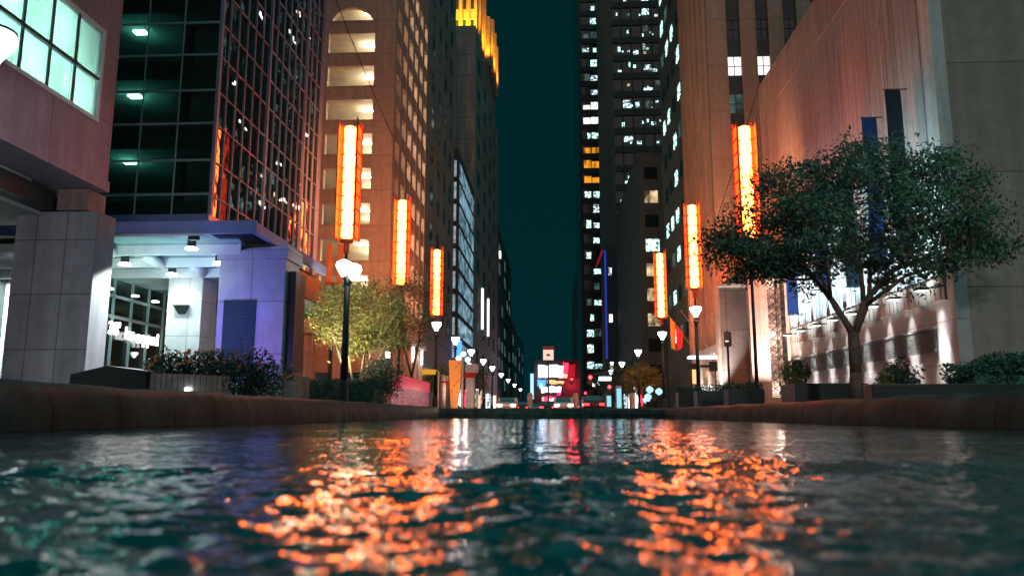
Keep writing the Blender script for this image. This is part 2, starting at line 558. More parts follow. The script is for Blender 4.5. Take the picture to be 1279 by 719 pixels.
def leaf_mesh(name, pts, size, m, parent=None, aspect=0.5, seed=0, up=0.0):
    """many small leaf-shaped faces (two triangles folded along the midrib) at pts"""
    g = np.random.default_rng(seed)
    p = np.asarray(pts, float)
    n = len(p)
    d = g.normal(size=(n, 3))
    d[:, 2] += up
    d /= np.linalg.norm(d, axis=1)[:, None]
    q = g.normal(size=(n, 3))
    s_ = np.cross(d, q)
    s_ /= np.linalg.norm(s_, axis=1)[:, None]
    nn = np.cross(d, s_)
    L_ = (size * g.uniform(0.6, 1.35, n))[:, None]
    W_ = L_ * aspect
    v = np.empty((n, 4, 3))
    v[:, 0] = p - d * L_ * 0.5
    v[:, 1] = p + s_ * W_ * 0.5 + nn * W_ * 0.2
    v[:, 2] = p + d * L_ * 0.5
    v[:, 3] = p - s_ * W_ * 0.5 + nn * W_ * 0.2
    off = np.array(wloc(parent) if parent is not None else (0, 0, 0))
    v = (v - off).reshape(-1, 3)
    b = np.arange(n)[:, None] * 4
    f = np.concatenate([b + np.array([[0, 1, 2]]), b + np.array([[0, 2, 3]])], axis=1).reshape(-1, 3)
    me = bpy.data.meshes.new(name)
    me.from_pydata(v.tolist(), [], f.tolist())
    me.materials.append(M[m])
    o = bpy.data.objects.new(name, me)
    COL.objects.link(o)
    if parent is not None:
        o.parent = parent
    return o

def clump_points(centres, per, spread, seed):
    g = np.random.default_rng(seed)
    out = []
    for c in centres:
        out.append(np.asarray(c) + g.normal(size=(per, 3)) * np.asarray(spread))
    return np.concatenate(out)

# ------------------------------------------------------------------ setting: pool, ground, street
PL, PR, PE = -5.3, 5.15, 37.0       # pool side walls and far end
GZ = 0.38                           # pavement level

def water_mesh():
    ys = [-3.0, -2.2, -1.5, -1.0, -0.6, -0.3, -0.1]
    y = 0.05
    while y < PE + 0.3:
        ys.append(y)
        y += max(0.009, 0.0055 * y)
    ys = np.array(ys)
    xs = np.concatenate([np.linspace(-5.6, -2.6, 60)[:-1], np.linspace(-2.6, 2.6, 420), np.linspace(2.6, 5.5, 60)[1:]])
    X, Y = np.meshgrid(xs, ys)
    g = np.random.default_rng(11)
    Z = np.zeros_like(X)
    sp = np.maximum(0.0125, 0.0055 * np.abs(Y))
    for i in range(96):
        lam = 0.036 * (0.26 / 0.036) ** g.random() if i < 80 else g.uniform(0.4, 1.2)
        th = g.normal(0.0, 0.95) + math.pi / 2
        k = 2 * math.pi / lam
        slope = 0.0150 if i < 80 else 0.0075
        a = slope / k
        fade = np.clip((lam / sp - 2.5) / 3.0, 0, 1)
        kx, ky = k * math.cos(th), k * math.sin(th)
        ph = g.random() * 6.283
        wob = 0.6 * np.sin(0.9 * X + 1.3 * Y + i)
        Z += a * fade * np.sin(kx * X + ky * Y + ph + wob)
    near = 1.0 / (1.0 + np.exp((Y - 2.45 - 0.12 * np.sin(1.7 * X)) / 0.12))
    Z *= (0.80 + 1.15 * near) * (0.90 + 0.38 * np.sin(1.9 * X + 0.7 * Y + 1) * np.sin(1.3 * Y - 0.8 * X) + 0.12 * np.sin(4.3 * X - 2.1 * Y))
    yc = 2.55 + 0.16 * np.sin(1.1 * X + 0.4) + 0.07 * np.sin(3.7 * X)
    Z += (0.026 + 0.008 * np.sin(2.3 * X)) * np.exp(-((Y - yc) / 0.20) ** 2)
    nx, ny = len(xs), len(ys)
    v = np.stack([X, Y, Z], -1).reshape(-1, 3)
    i0 = (np.arange(ny - 1)[:, None] * nx + np.arange(nx - 1)[None, :]).reshape(-1)
    f = np.stack([i0, i0 + 1, i0 + 1 + nx, i0 + nx], -1)
    me = bpy.data.meshes.new("water")
    me.vertices.add(len(v))
    me.vertices.foreach_set("co", v.ravel())
    me.loops.add(f.size)
    me.loops.foreach_set("vertex_index", f.ravel().astype(np.int32))
    me.polygons.add(len(f))
    me.polygons.foreach_set("loop_start", np.arange(0, f.size, 4, dtype=np.int32))
    me.polygons.foreach_set("loop_total", np.full(len(f), 4, np.int32))
    me.update(calc_edges=True)
    me.polygons.foreach_set("use_smooth", np.ones(len(f), bool))
    me.materials.append(M['water'])
    o = bpy.data.objects.new("water", me)
    COL.objects.link(o)
    tag(o, "dark rippled pool water mirroring the orange lanterns", "water", kind="structure")
water_mesh()

def coping(name, x_in, x_out, top, y0, y1, label):
    """rounded stone rim of the pool: steep foot, sloping shoulder, level top; lumpy along its length"""
    s = 1 if x_out > x_in else -1
    prof = [(0, -0.25), (0, 0.10), (0.02, top * 0.45), (0.07, top * 0.72), (0.15, top * 0.9), (0.25, top * 0.98), (0.38, top), (0.62, top), (0.62, GZ - 0.05)]
    m = MB()
    n = 140
    rows = []
    for i in range(n + 1):
        y = y0 + (y1 - y0) * (i / n) ** 1.3
        dz = 0.010 * math.sin(y * 1.7) + 0.006 * math.sin(y * 4.1 + 1)
        rows.append([(x_in + s * (a + 0.012 * math.sin(y * 2.3 + a * 9)), y, z + (dz if z > 0.2 else 0)) for a, z in prof])
    vs = [p for r in rows for p in r]
    k = len(prof)
    fs = []
    for i in range(n):
        for j in range(k - 1):
            q = (i * k + j, i * k + j + 1, (i + 1) * k + j + 1, (i + 1) * k + j)
            fs.append(q if s < 0 else q[::-1])
    m.add(vs, fs)
    o = m.build(name, 'kerb', smooth=True)
    return tag(o, label, "pool rim")
coping("pool_rim", PL, PL - 1, 0.53, -3.0, PE, "dark rounded stone rim along the left side of the pool with an orange sheen")
coping("pool_rim", PR, PR + 1, 0.46, -3.0, PE, "dark rounded stone rim along the right side of the pool below the big tree")
o = MB().prism([(PE, -0.25), (PE, 0.2), (PE + 0.1, 0.40), (PE + 0.25, 0.47), (PE + 0.7, 0.47), (PE + 0.7, GZ - 0.05)], 'x', PL - 0.61, PR + 0.61).build("pool_rim", 'kerb', bevel=0.02)
tag(o, "low dark stone rim closing the far end of the pool across the street", "pool rim")

tag(B(-60, PL - 0.6, -12, 420, GZ - 0.3, GZ).build("pavement", 'paving'), "damp pavement on the left of the pool", "pavement", kind="structure")
tag(B(PR + 0.6, 70, -12, 420, GZ - 0.3, GZ).build("pavement", 'paving'), "damp pavement on the right of the pool", "pavement", kind="structure")
tag(B(PL - 0.6, PR + 0.6, PE + 0.69, 420, GZ - 0.45, GZ - 0.12).build("road", 'asphalt'), "damp dark street beyond the pool", "road", kind="structure")
tag(B(-900, 900, -900, 2500, -1.2, -0.6).build("ground", 'asphalt'), "dark ground under the city", "ground", kind="structure")
mk = MB()
for k in range(16):
    mk.box(-0.08, 0.08, PE + 6 + k * 9, PE + 9 + k * 9, GZ - 0.116, GZ - 0.112)
tag(mk.build("road_marking", 'paint'), "dashed white centre line of the street", "road marking", kind="structure")

# ------------------------------------------------------------------ building with the lit window band (near left)
t = thing("corner_building", "mauve stone building at far left with a big glowing window band over an open corner", "building", (-12, 19.6, GZ))
mb = MB()
Zs = 6.4
mb.box(-12.35, -12.0, 19.0, 19.7, Zs, 22)           # pier at the corner
mb.box(-12.35, -12.0, 8.0, 19.0, Zs, 7.80)          # apron below the window
mb.box(-12.35, -12.0, 8.0, 19.0, 10.40, 22)         # wall above the window
mb.box(-26.0, -12.35, 19.35, 19.7, Zs, 22)          # return wall to the glass tower
mb.build("wall", 'stone_mauve', t)
B(-26, -11.96, 8.0, 19.74, 6.10, 6.397).build("fascia", 'stone_mauve', t)
B(-26, -13.2, 8.0, 18.4, 6.02, 6.097).build("soffit", 'soffit', t)
B(-26, -13.15, 8.0, 19.3, 5.52, 6.017).build("beam", 'dark', t)
B(-13.1, -12.25, 19.32, 20.1, 5.52, 6.09).build("bracket", 'wb_fascia', t)
B(-26, -13.6, 9.0, 20.5, 5.42, 5.517).build("ceiling_panel", 'soffit', t)
p = B(-14.22, -12.0, 19.4, 20.25, GZ - 0.02, 5.5).build("pillar", 'stone_grey', t, bevel=0.015)
p = B(-19.3, -18.4, 25.6, 26.5, GZ - 0.02, 5.5).build("pillar", 'pillar_white', t, bevel=0.015)
p['label'] = "brightly lit white pillar"
fr = MB()
fr.box(-12.06, -11.97, 8.0, 19.02, 7.80, 7.90).box(-12.06, -11.97, 8.0, 19.02, 10.30, 10.40).box(-12.06, -11.97, 18.92, 19.02, 7.90, 10.30)
win = fr.build("window", 'white_metal', t)
bars = MB().box(-12.05, -11.99, 8.0, 18.92, 8.95, 9.02)
yy = 17.90
ys_ = []
while yy > 8:
    bars.box(-12.05, -11.99, yy - 0.025, yy + 0.025, 7.90, 8.95).box(-12.05, -11.99, yy - 0.025, yy + 0.025, 9.02, 10.30)
    ys_.append(yy)
    yy -= 0.98
bars.build("glazing_bar", 'dark', win)
B(-12.03, -12.015, 8.0, 18.92, 7.90, 10.30).build("pane", 'curtain_clear', win)
edges = [18.92] + ys_
bl = MB()
for a, b in zip(edges[:-1], edges[1:]):
    for z0, z1 in ((7.92, 8.94), (9.03, 10.28)):
        j = rnd.uniform(0, 0.02)
        bl.add([(-12.10 - j, b + 0.005, z0), (-12.10 - j, a - 0.005, z0), (-12.10 - j, a - 0.005, z1), (-12.10 - j, b + 0.005, z1)], [(0, 1, 2, 3)])
bl.build("blind", 'blind', win)
rm = MB().box(-14.6, -14.5, 8.0, 19.3, 7.6, 10.6).box(-14.5, -12.36, 8.0, 19.3, 10.62, 10.7).box(-14.5, -12.36, 8.0, 19.3, 7.55, 7.62)
rm.build("room", 'white_metal', t)
for i, (y, z) in enumerate(((18.3, 8.35), (17.35, 9.7), (16.5, 8.3), (15.4, 9.5), (14.5, 8.5), (13.2, 9.5), (11.6, 8.6), (9.8, 9.4))):
    lamp('POINT', (-12.85, y, z), 78, (0.86, 1.0, 0.94), t, size=0.12, name="room_lamp")

# ------------------------------------------------------------------ glass tower with lobby (left)
t = thing("glass_tower", "dark glass office tower with a slanting grid of pink mullions above the lit entrance canopy", "building", (-12, 26, GZ))
GY, GX, GT = 25.9, -12.0, 46.0
B(-30, GX - 0.06, GY + 5.5, 38.0, 7.1, GT).build("core", 'interior', t)
fl = MB()
z = 7.1
zf = []
while z < GT:
    zf.append(z)
    fl.box(-30, GX - 0.10, GY + 0.12, GY + 5.5, z - 0.12, z + 0.55)
    z += 2.62
fl.build("floor_slab", 'interior', t)
B(-30, GX - 0.05, GY, GY + 0.02, 7.1, GT).build("front_glass", 'curtain_clear', t)
B(GX - 0.04, GX - 0.02, GY + 0.03, 38.0, 7.1, GT).build("street_glass", 'curtain', t)
fm = MB()
z = 7.84
k = 0
while z < GT:
    fm.box(-30, GX + 0.06, GY - 0.06, GY - 0.005, z - 0.04, z + 0.04)
    z += 1.25 if k % 2 == 0 else 1.37
    k += 1
x = -13.33
while x > -30:
    fm.box(x - 0.03, x + 0.03, GY - 0.075, GY - 0.064, 7.1, GT)
    x -= 1.35
fm.build("front_mullion", 'mullion_grey', t)
B(GX - 0.02, GX + 0.09, GY - 0.09, GY + 0.10, 7.1, GT).build("corner_mullion", 'mullion_pink', t)
sm = MB()
y = GY + 0.75
k = 1
while y < 38:
    r_ = 0.09 if k % 6 == 0 else 0.028
    sm.box(GX - 0.02, GX + (0.09 if k % 6 == 0 else 0.05), y - r_, y + r_, 7.1, GT)
    y += 0.80
    k += 1
sm.box(GX - 0.02, GX + 0.12, 37.85, 38.05, 7.1, GT)
z = 7.84
k = 0
while z < GT:
    sm.box(GX - 0.02, GX + 0.03, GY + 0.1, 37.85, z - 0.022, z + 0.022)
    z += 1.25 if k % 2 == 0 else 1.37
    k += 1
sm.build("street_mullion", 'mullion_pink', t)
for i, zz in enumerate(zf[1:7]):
    B(-16.1, -15.62, GY + 1.3, GY + 1.6, zz - 0.20, zz - 0.125).build("ceiling_lamp", 'office_lamp', t)
    lamp('POINT', (-15.85, GY + 1.45, zz - 0.45), 36, (0.22, 0.95, 0.85), t, size=0.1, name="office_light")
B(-14.0, -13.7, GY + 1.2, GY + 1.5, 7.1, GT).build("column", 'interior', t)
for i in range(24):        # glowing bits on the street glass standing in for reflected lights opposite
    y0 = rnd.uniform(GY + 0.5, 37)
    z0 = 7.84 + 1.31 * rnd.randint(0, 13) + rnd.uniform(0.4, 0.9)
    for k in range(rnd.choice([1, 2, 3, 4, 5])):
        y = y0 + rnd.uniform(-0.1, 0.9)
        z = z0 + rnd.uniform(-0.12, 0.12)
        B(GX - 0.018, GX - 0.008, y, y + rnd.uniform(0.07, 0.2), z, z + rnd.uniform(0.06, 0.2)).build("window_glow", rnd.choice(['strip_white', 'strip_white', 'sign_pale', 'sign_white']), t)
B(-30, GX + 0.05, GY - 0.12, GY + 5.5, 6.75, 7.097).build("lintel", 'steel_blue_lit', t)
# lobby below: set back glass front along the street and the ceiling over the forecourt
B(-30, GX + 0.4, GY + 0.0, 38, 5.62, 6.745).build("transfer_beam", 'dark', t)
B(-15.06, -15.02, 22.3, 37, GZ, 4.77).build("shopfront", 'curtain_clear', t)
lb = MB()
for i in range(13):
    y = 23.2 + i * 1.15
    lb.box(-15.0, -14.92, y - 0.03, y + 0.03, GZ, 4.77)
lb.box(-15.0, -14.93, 22.3, 37, 4.12, 4.22).box(-15.0, -14.93, 22.3, 37, 3.42, 3.52)
lb.build("shopfront_frame", 'mullion_grey', t)
B(-19, -18.9, 22.3, 37, GZ, 5.2).build("lobby_wall", 'interior', t)
B(-18.9, -15.1, 22.3, 37, 5.2, 5.3).build("lobby_ceiling", 'soffit', t)
lamp('POINT', (-17, 27.5, 4.6), 40, (0.7, 1.0, 0.9), t, size=0.2, name="lobby_lamp")
for y in (24.6, 26.2, 27.6):
    MB().lathe([(0.12, 0), (0.12, 0.05)], (-14.6, y, 4.25), 12).build("downlight", 'lens', t)
# lettering on the shopfront (unreadable white letters in the photograph: only their strokes)
for txt, yc, zc in (("38'", 25.50, 3.10), ("ho", 26.50, 3.02), ("eqq", 27.35, 2.98), ("ud", 28.20, 2.98)):
    cu = bpy.data.curves.new("letter", 'FONT')
    cu.body = txt
    cu.size = 0.60
    cu.extrude = 0.02
    cu.offset = 0.012
    cu.align_x = 'CENTER'
    lo = bpy.data.objects.new("sign_lettering", cu)
    COL.objects.link(lo)
    lo.parent = t
    w0 = wloc(t)
    lo.location = (-14.85 - w0[0], yc - w0[1], zc - 0.25 - w0[2])
    lo.rotation_euler = (R(90), 0, R(90))
    cu.materials.append(M['letter'])
    me_ = bpy.data.meshes.new_from_object(lo)
    lm = bpy.data.objects.new("sign_lettering", me_)
    COL.objects.link(lm)
    lm.parent = t
    lm.location, lm.rotation_euler = lo.location, lo.rotation_euler
    bpy.data.objects.remove(lo)
B(-14.93, -14.90, 25.05, 25.5, 1.05, 1.25).build("neon_sign", 'blue_dot', t)
B(-14.93, -14.90, 26.1, 26.9, 1.05, 1.22).build("neon_sign", 'sign_red', t)

# entrance canopy
t = thing("entrance_canopy", "flat metal canopy with blue light painted into its fascia and lit white beams between the pillars on the left", "canopy", (-12, 24, 5.4))
CX0, CX1, CY0, CY1 = -22.0, -8.72, 21.95, 29.2
B(CX0, CX1, CY0, CY0 + 0.12, 5.47, 5.86).build("fascia", 'steel_blue_lit', t, bevel=0.01)
B(CX1 - 0.12, CX1, CY0 + 0.122, CY1, 5.47, 5.80).build("side_fascia", 'steel_blue_lit', t)
MB().prism([(CY0 + 0.125, 5.66), (25.3, 5.06), (25.3, 5.18), (CY0 + 0.125, 5.78)], 'x', CX0, CX1 - 0.9).build("ceiling", 'canopy_ceiling', t)
B(CX0, CX1 - 0.125, CY0 + 0.125, CY1 - 0.1, 5.79, 5.85).build("roof_slab", 'canopy_ceiling', t)
B(-15.0, CX1 - 1.6, 25.32, 36.9, 4.78, 4.96).build("lobby_soffit", 'canopy_ceiling', t)
for y, z0, z1, xe in ((CY0 - 0.05, 5.40, 5.468, CX1 - 1.6), (23.2, 5.10, 5.43, CX1 - 0.95), (24.3, 4.92, 5.23, CX1 - 0.95), (25.2, 4.74, 5.05, CX1 - 0.95)):
    B(CX0, xe, y, y + 0.09, z0, z1).build("beam", 'white_metal', t)
lv = MB()
for i in range(14):
    lv.box(-10.2 + i * 0.105, -10.16 + i * 0.105, CY0 + 0.15, 23.6, 5.5, 5.62)
lv.build("louvre", 'dark', t)
for x, y0, y1, z0, z1 in ((-13.75, 22.05, 23.15, 5.32, 5.16), (-12.75, 23.35, 24.25, 5.10, 4.98), (-11.75, 24.45, 25.15, 4.98, 4.88)):
    MB().tube((x, y0, z0), (x, y1, z1), 0.17, n=16).build("duct", 'white_metal', t, smooth=True)
for x, y in ((-10.95, 22.6), (-10.6, 23.8), (-13.7, 23.8), (-12.6, 24.75), (-16.5, 23.0)):
    zc = 5.66 - (y - 22.07) * 0.186
    d = MB().tube((x, y, zc - 0.36), (x, y, zc), 0.13, n=14).build("downlight", 'dark', t, smooth=False)
    MB().lathe([(0.19, 0), (0.19, 0.02), (0.14, 0.07)], (x, y, zc - 0.43), 14).build("lens", 'lens', d)
    lamp('SPOT', (x, y, zc - 0.46), (45 if x > -11 else 330), (0.74, 1.0, 0.97), t, target=(x, y, 0), size=0.12, spot=150, blend=0.9, name="downlight_lamp")
lamp('SPOT', (-18.4, 23.4, 5.0), 1500, (0.85, 1.0, 0.98), t, target=(-18.8, 25.6, 2.6), size=0.1, spot=80, name="pillar_flood")
lamp('SPOT', (-13.0, 22.3, 3.6), 130, (0.62, 1.0, 0.95), t, target=(-12.8, 25.0, 5.2), size=0.15, spot=120, name="canopy_lamp")
lamp('SPOT', (-11.9, 22.6, 3.8), 60, (0.62, 1.0, 0.95), t, target=(-11.0, 24.6, 5.3), size=0.15, spot=120, name="canopy_lamp")
fl_ = B(-10.75, -10.45, CY0 - 0.02, CY0 + 0.1, 5.28, 5.46).build("floodlight", 'dark', t)
lamp('SPOT', (-10.6, CY0 - 0.1, 5.2), 3600, (0.88, 1.0, 0.98), t, target=(-12.0, 20.0, 1.0), size=0.08, spot=70, blend=0.25, name="pillar_flood")
# beam continuing behind the grey pillar to the left
B(CX0, -14.3, 22.2, 22.4, 5.05, 5.28).build("left_beam", 'soffit', t)

# white column with wedge sconce
t = thing("white_column", "white stone column under the canopy with a dark wedge sconce", "column", (-12.3, 26, GZ))
B(-13.05, -11.85, 25.45, 26.6, GZ, 4.777).build("shaft", 'pillar_white', t, bevel=0.02)
s_ = MB().add([(-12.75, 25.45, 3.82), (-12.25, 25.45, 3.82), (-12.25, 25.22, 3.82), (-12.75, 25.22, 3.82), (-12.6, 25.45, 3.52), (-12.4, 25.45, 3.52), (-12.4, 25.36, 3.52), (-12.6, 25.36, 3.52)],
              [(0, 1, 2, 3), (7, 6, 5, 4), (0, 4, 5, 1), (1, 5, 6, 2), (2, 6, 7, 3), (3, 7, 4, 0)]).build("sconce", 'dark', t)
B(-12.7, -12.3, 25.26, 25.43, 3.823, 3.835).build("lens", 'wall_lens', s_)
lamp('SPOT', (-12.5, 25.28, 3.9), 40, (1.0, 0.97, 0.95), t, target=(-12.5, 25.5, 5.4), size=0.1, spot=120, blend=0.8, name="sconce_lamp")

# violet lit stone pillar
t = thing("stone_pillar", "thick stone pillar bathed in violet blue light with a dark slate plaque", "pillar", (-9.3, 23.6, GZ))
PX0, PX1, PY0, PY1 = -10.35, -8.25, 23.3, 24.6
B(PX0, PX1, PY0, PY1, GZ, 4.95).build("shaft", 'pillar_violet', t, bevel=0.02)
MB().prism([(PX0 - 0.06, 4.953), (PX1 + 0.08, 4.953), (PX1 + 0.08, 5.36), (PX0 + 0.95, 5.28), (PX0 - 0.06, 5.08)], 'y', PY0 - 0.08, PY1 + 0.05).build("capstone", 'pillar_violet', t)
pq = B(PX0 + 0.22, PX0 + 1.24, PY0 - 0.045, PY0 - 0.003, 1.3, 3.66).build("plaque", 'plaque', t)
tx = MB()
for r_, wd in ((3.40, 0.30), (3.26, 0.22), (3.12, 0.33), (3.0, 0.16), (2.50, 0.24), (2.36, 0.32), (2.25, 0.30), (1.85, 0.28), (1.76, 0.2)):
    xx = PX0 + 0.72 - wd
    while xx < PX0 + 0.72 + wd:
        l_ = rnd.uniform(0.03, 0.10)
        tx.box(xx, xx + l_, PY0 - 0.052, PY0 - 0.046, r_, r_ + 0.035)
        xx += l_ + 0.025
tx.build("plaque_text", 'plaque_text', pq)
B(PX1 + 0.02, PX1 + 0.26, PY0 + 0.25, PY1 - 0.1, 1.5, 4.6).build("sign_board", 'dark', t)
B(PX1 - 0.02, PX1 + 0.5, PY0 + 0.2, PY1, GZ, 1.35).build("plinth", 'wb_fascia', t)
fx = thing("floodlight", "small dark floodlight among the flowers in front of the violet pillar", "floodlight", (-9.3, 20.6, 0.9))
MB().tube((-9.3, 20.6, GZ), (-9.3, 20.6, 0.95), 0.03).build("stake", 'dark', fx)
B(-9.45, -9.15, 20.5, 20.75, 0.95, 1.1).build("housing", 'dark', fx)
lamp('SPOT', (-9.3, 20.78, 1.12), 200, (0.26, 0.11, 1.0), fx, target=(-9.25, 23.3, 2.9), size=0.12, spot=82, blend=0.6, name="violet_lamp")
lamp('SPOT', (-9.9, 20.78, 1.12), 320, (0.05, 0.12, 1.0), fx, target=(-10.2, 23.3, 4.9), size=0.12, spot=75, blend=0.9, name="blue_lamp")

# ------------------------------------------------------------------ parking garage (left)
t = thing("parking_garage", "brown parking garage with lit open decks and an arched top opening", "building", (-15, 56, GZ))
FY, FX, FB, PIT = 56.0, -12.0, 71.5, 2.75
sills = [8.75 + PIT * k for k in range(8)]          # 8.75 .. 28.0
OX0, OX1 = -17.25, -13.6
top = 42.0
gb = MB()
gb.box(-19.0, OX0, FY, FY + 0.5, 6.6, top).box(OX1, FX, FY, FY + 0.5, 6.6, top)
prev = 6.6
for s_ in sills:
    gb.box(OX0, OX1, FY, FY + 0.45, prev, s_)
    prev = s_ + 1.62
# arched top: spandrel panel, lunette and the wall round it
xc, ra = (OX0 + OX1) / 2, (OX1 - OX0) / 2
arc = [(xc + ra * math.cos(a), 29.8 + 2.0 * math.sin(a)) for a in np.linspace(math.pi, 0, 17)]
gb.prism([(OX0, 29.62)] + arc + [(OX1, 29.62), (OX1, top), (OX0, top)][0:1] + [(OX1, top), (OX0, top)], 'y', FY, FY + 0.45) if False else None
for i in range(16):
    (xa, za), (xb, zb) = arc[i], arc[i + 1]
    gb.add([(xa, FY, za), (xb, FY, zb), (xb, FY, top), (xa, FY, top), (xa, FY + .45, za), (xb, FY + .45, zb), (xb, FY + .45, top), (xa, FY + .45, top)],
           [(0, 1, 2, 3), (7, 6, 5, 4), (0, 4, 5, 1), (2, 6, 7, 3)])
gb.build("front_wall", 'garage', t)
B(OX0, OX1, FY + 0.12, FY + 0.4, 29.63, 30.75).build("arch_spandrel", 'garage', t)
st = MB()
nb = 6
bay = (FB - FY - 0.5) / nb
zt = sills + [sills[-1] + PIT * k for k in range(1, 4)]
for i in range(nb + 1):
    yc = FY + 0.5 + bay * i
    st.box(FX - 0.4, FX, max(yc - 0.45, FY + 0.5), min(yc + 0.45, FB), 6.6, top)
for i in range(nb):
    ya = max(FY + 0.5 + bay * i + 0.45, FY + 0.5)
    yb = FY + 0.5 + bay * (i + 1) - 0.45
    prev = 6.6
    for s_ in zt:
        st.box(FX - 0.36, FX - 0.05, ya, yb, prev, s_)
        prev = s_ + 1.45
    st.box(FX - 0.36, FX - 0.05, ya, yb, prev, top)
st.build("street_wall", 'garage_st', t)
dk = MB()
for s_ in [sills[0] - PIT] + zt:
    dk.box(-30, FX - 0.41, FY + 0.5, FB, s_ + 1.75, s_ + 2.0)
dk.box(-30.2, -30, FY + 0.5, FB, 6.6, top)
dk.box(-30, FX - 0.41, FB, FB + 0.2, 6.6, top)
dk.box(-26, -24.5, FY + 4.8, FY + 5.3, 6.6, top)
dk.build("deck", 'garage_in', t)
for k, s_ in enumerate(zt):
    B(-15.0, -14.2, FY + 2.2, FY + 2.5, s_ + 1.62, s_ + 1.70).build("ceiling_lamp", 'garage_lamp', t)
    lamp('POINT', (-14.6, FY + 2.35, s_ + 1.30), 130, (1.0, 0.82, 0.55), t, size=0.15, name="garage_light")
    for dy in (5.2, 12.8):
        lamp('POINT', (-14.4, FY + dy, s_ + 1.25), 330, (1.0, 0.80, 0.52), t, size=0.15, name="garage_light")
    lamp('POINT', (-14.6, FY + 9.0, s_ + 1.25), 330, (1.0, 0.80, 0.52), t, size=0.15, name="garage_light")
# street level of the garage
gs = MB().box(-30, FX - 0.25, FY + 0.3, FB, GZ, 6.0)
gs.build("ground_floor_wall", 'garage_st', t)
B(-30, FX + 0.35, FY - 0.35, FB, 6.0, 6.597).build("cornice", 'wb_band', t, bevel=0.05)
pl_ = MB()
for i in range(6):
    y = FY + 0.2 + i * 3.0
    pl_.box(FX - 0.25, FX + 0.05, y, y + 0.8, GZ, 6.0)
for x in (-18.2, -16.0, -13.6):
    pl_.box(x, x + 0.7, FY - 0.05, FY + 0.3, GZ, 6.0)
pl_.build("pilaster", 'wb_band', t)
for i in range(5):
    y = FY + 1.2 + i * 3.0
    B(FX - 0.248, FX - 0.20, y, y + 1.6, GZ, 3.4).build("shop_window", 'tower_glass', t)
for x in (-17.3, -15.1):
    B(x, x + 1.2, FY + 0.22, FY + 0.298, GZ, 3.2).build("door", 'tower_glass', t)
for y in (66.0, 70.3):
    B(FX + 0.06, FX + 0.22, y - 0.12, y + 0.12, 4.6, 5.9).build("wall_lamp", 'strip_white', t)
    lamp('POINT', (FX + 0.55, y, 5.2), 60, (1.0, 0.93, 0.85), t, size=0.1, name="wall_lamp_light")
B(FX + 0.06, FX + 0.30, 55.2, 55.5, 4.2, 4.6).build("wall_lamp", 'lamp_glass', t)

# ------------------------------------------------------------------ left towers beyond the garage
t = thing("stone_tower", "tall dark plain stone tower directly beyond the parking garage", "building", (-18, 72, GZ))
B(-32, -12.05, 71.8, 93, GZ, 66).build("wall", 'slab_stone', t)
for i in range(13):
    z = 9 + i * 4.0
    for j in range(4):
        y = 74.5 + j * 4.6
        B(-12.08, -12.02, y, y + 1.6, z, z + 2.0).build("window", 'tower_glass', t)

t = thing("stair_tower", "slim office block with pale lit stair windows and blue white glass", "building", (-15, 97, GZ))
B(-28, -12.0, 97, 117, GZ, 34.5).build("wall", 'far_dark', t)
for i in range(10):
    z = 4.2 + i * 2.95
    B(-13.15, -12.25, 96.94, 97.0, z, z + 2.2).build("stair_window", 'win_strip', t)
    for j in range(3):
        y = 98.3 + j * 6.3
        B(-12.0, -11.93, y, y + 5.6, z, z + 2.2).build("window", 'win_bluewhite', t)

t = thing("crowned_tower", "old stone skyscraper with a floodlit orange stepped crown", "building", (-15, 120, GZ))
B(-34, -12.0, 118, 170, GZ, 63).build("lower_shaft", 'old_stone', t)
B(-32, -12.6, 140, 169, 63, 71).build("upper_shaft", 'old_stone', t)
cr = MB().box(-24, -11.8 - 0.6, 126, 138, 63.003, 98)
cr.build("crown", 'old_stone', t)
pr = MB()
for i in range(5):
    y = 126.2 + i * 2.6
    pr.box(-12.4, -12.0, y, y + 0.9, 63.01, 98)
for i in range(5):
    x = -12.6 - i * 1.35
    pr.box(x - 0.45, x, 125.6, 126.0, 63.01, 98)
pr.build("crown_pilaster", 'old_stone', t)
bt = MB()
for i in range(8):
    x = -12.3 - i * 0.9
    bt.box(x - 0.45, x, 124.4, 124.9, 63.01, 64.6 + (i % 2) * 0.7)
for i in range(8):
    y = 126 + i * 1.7
    bt.box(-12.2, -11.9, y, y + 0.8, 63.01, 64.4 + (i % 2) * 0.6)
bt.build("battlement", 'old_stone', t)
for i in range(4):
    for k in range(7):
        z = 66.5 + k * 3.8
        B(-13.75 - i * 1.35, -13.2 - i * 1.35, 125.9, 125.996, z, z + 1.7).build("window", 'tower_glass', t)
wing = B(-26, -12.3, 150, 168, 71.003, 82).build("crown_wing", 'old_stone', t)
wp2 = MB()
for i in range(6):
    y = 150.3 + i * 3.0
    wp2.box(-12.3, -11.7, y, y + 1.2, 71.01, 81.5 + (i % 2) * 1.5)
wp2.build("wing_pilaster", 'old_stone', t)
AMB = (1.0, 0.30, 0.010)
for x, y, z, e_ in ((-14.0, 122.2, 64.2, 5200), (-17.0, 122.2, 64.2, 5200), (-12.6, 122.6, 80, 3200), (-9.6, 130, 64.6, 4200), (-9.6, 136, 66, 3600), (-16.5, 122.2, 78, 3600),
                    (-9.2, 153, 71.5, 4200), (-9.2, 162, 72.5, 4200), (-13.5, 147.6, 72, 2600)):
    lamp('SPOT', (x, y, z), e_ * 3.0, AMB, t, target=((-17.0 if y < 124 else -12.5), (126 if y < 124 else y + 1), z + 7), size=0.35, spot=120, blend=0.8, name="crown_floodlight")
for i in range(11):
    for j in range(4):
        B(-12.02, -11.96, 122 + j * 11.5, 126 + j * 11.5, 8 + i * 4.9, 10.4 + i * 4.9).build("window", 'tower_glass', t)
for y in (131, 143):
    B(-11.99, -11.7, y, y + 0.9, 14.5, 21.5).build("strip_light", 'strip_white', t)

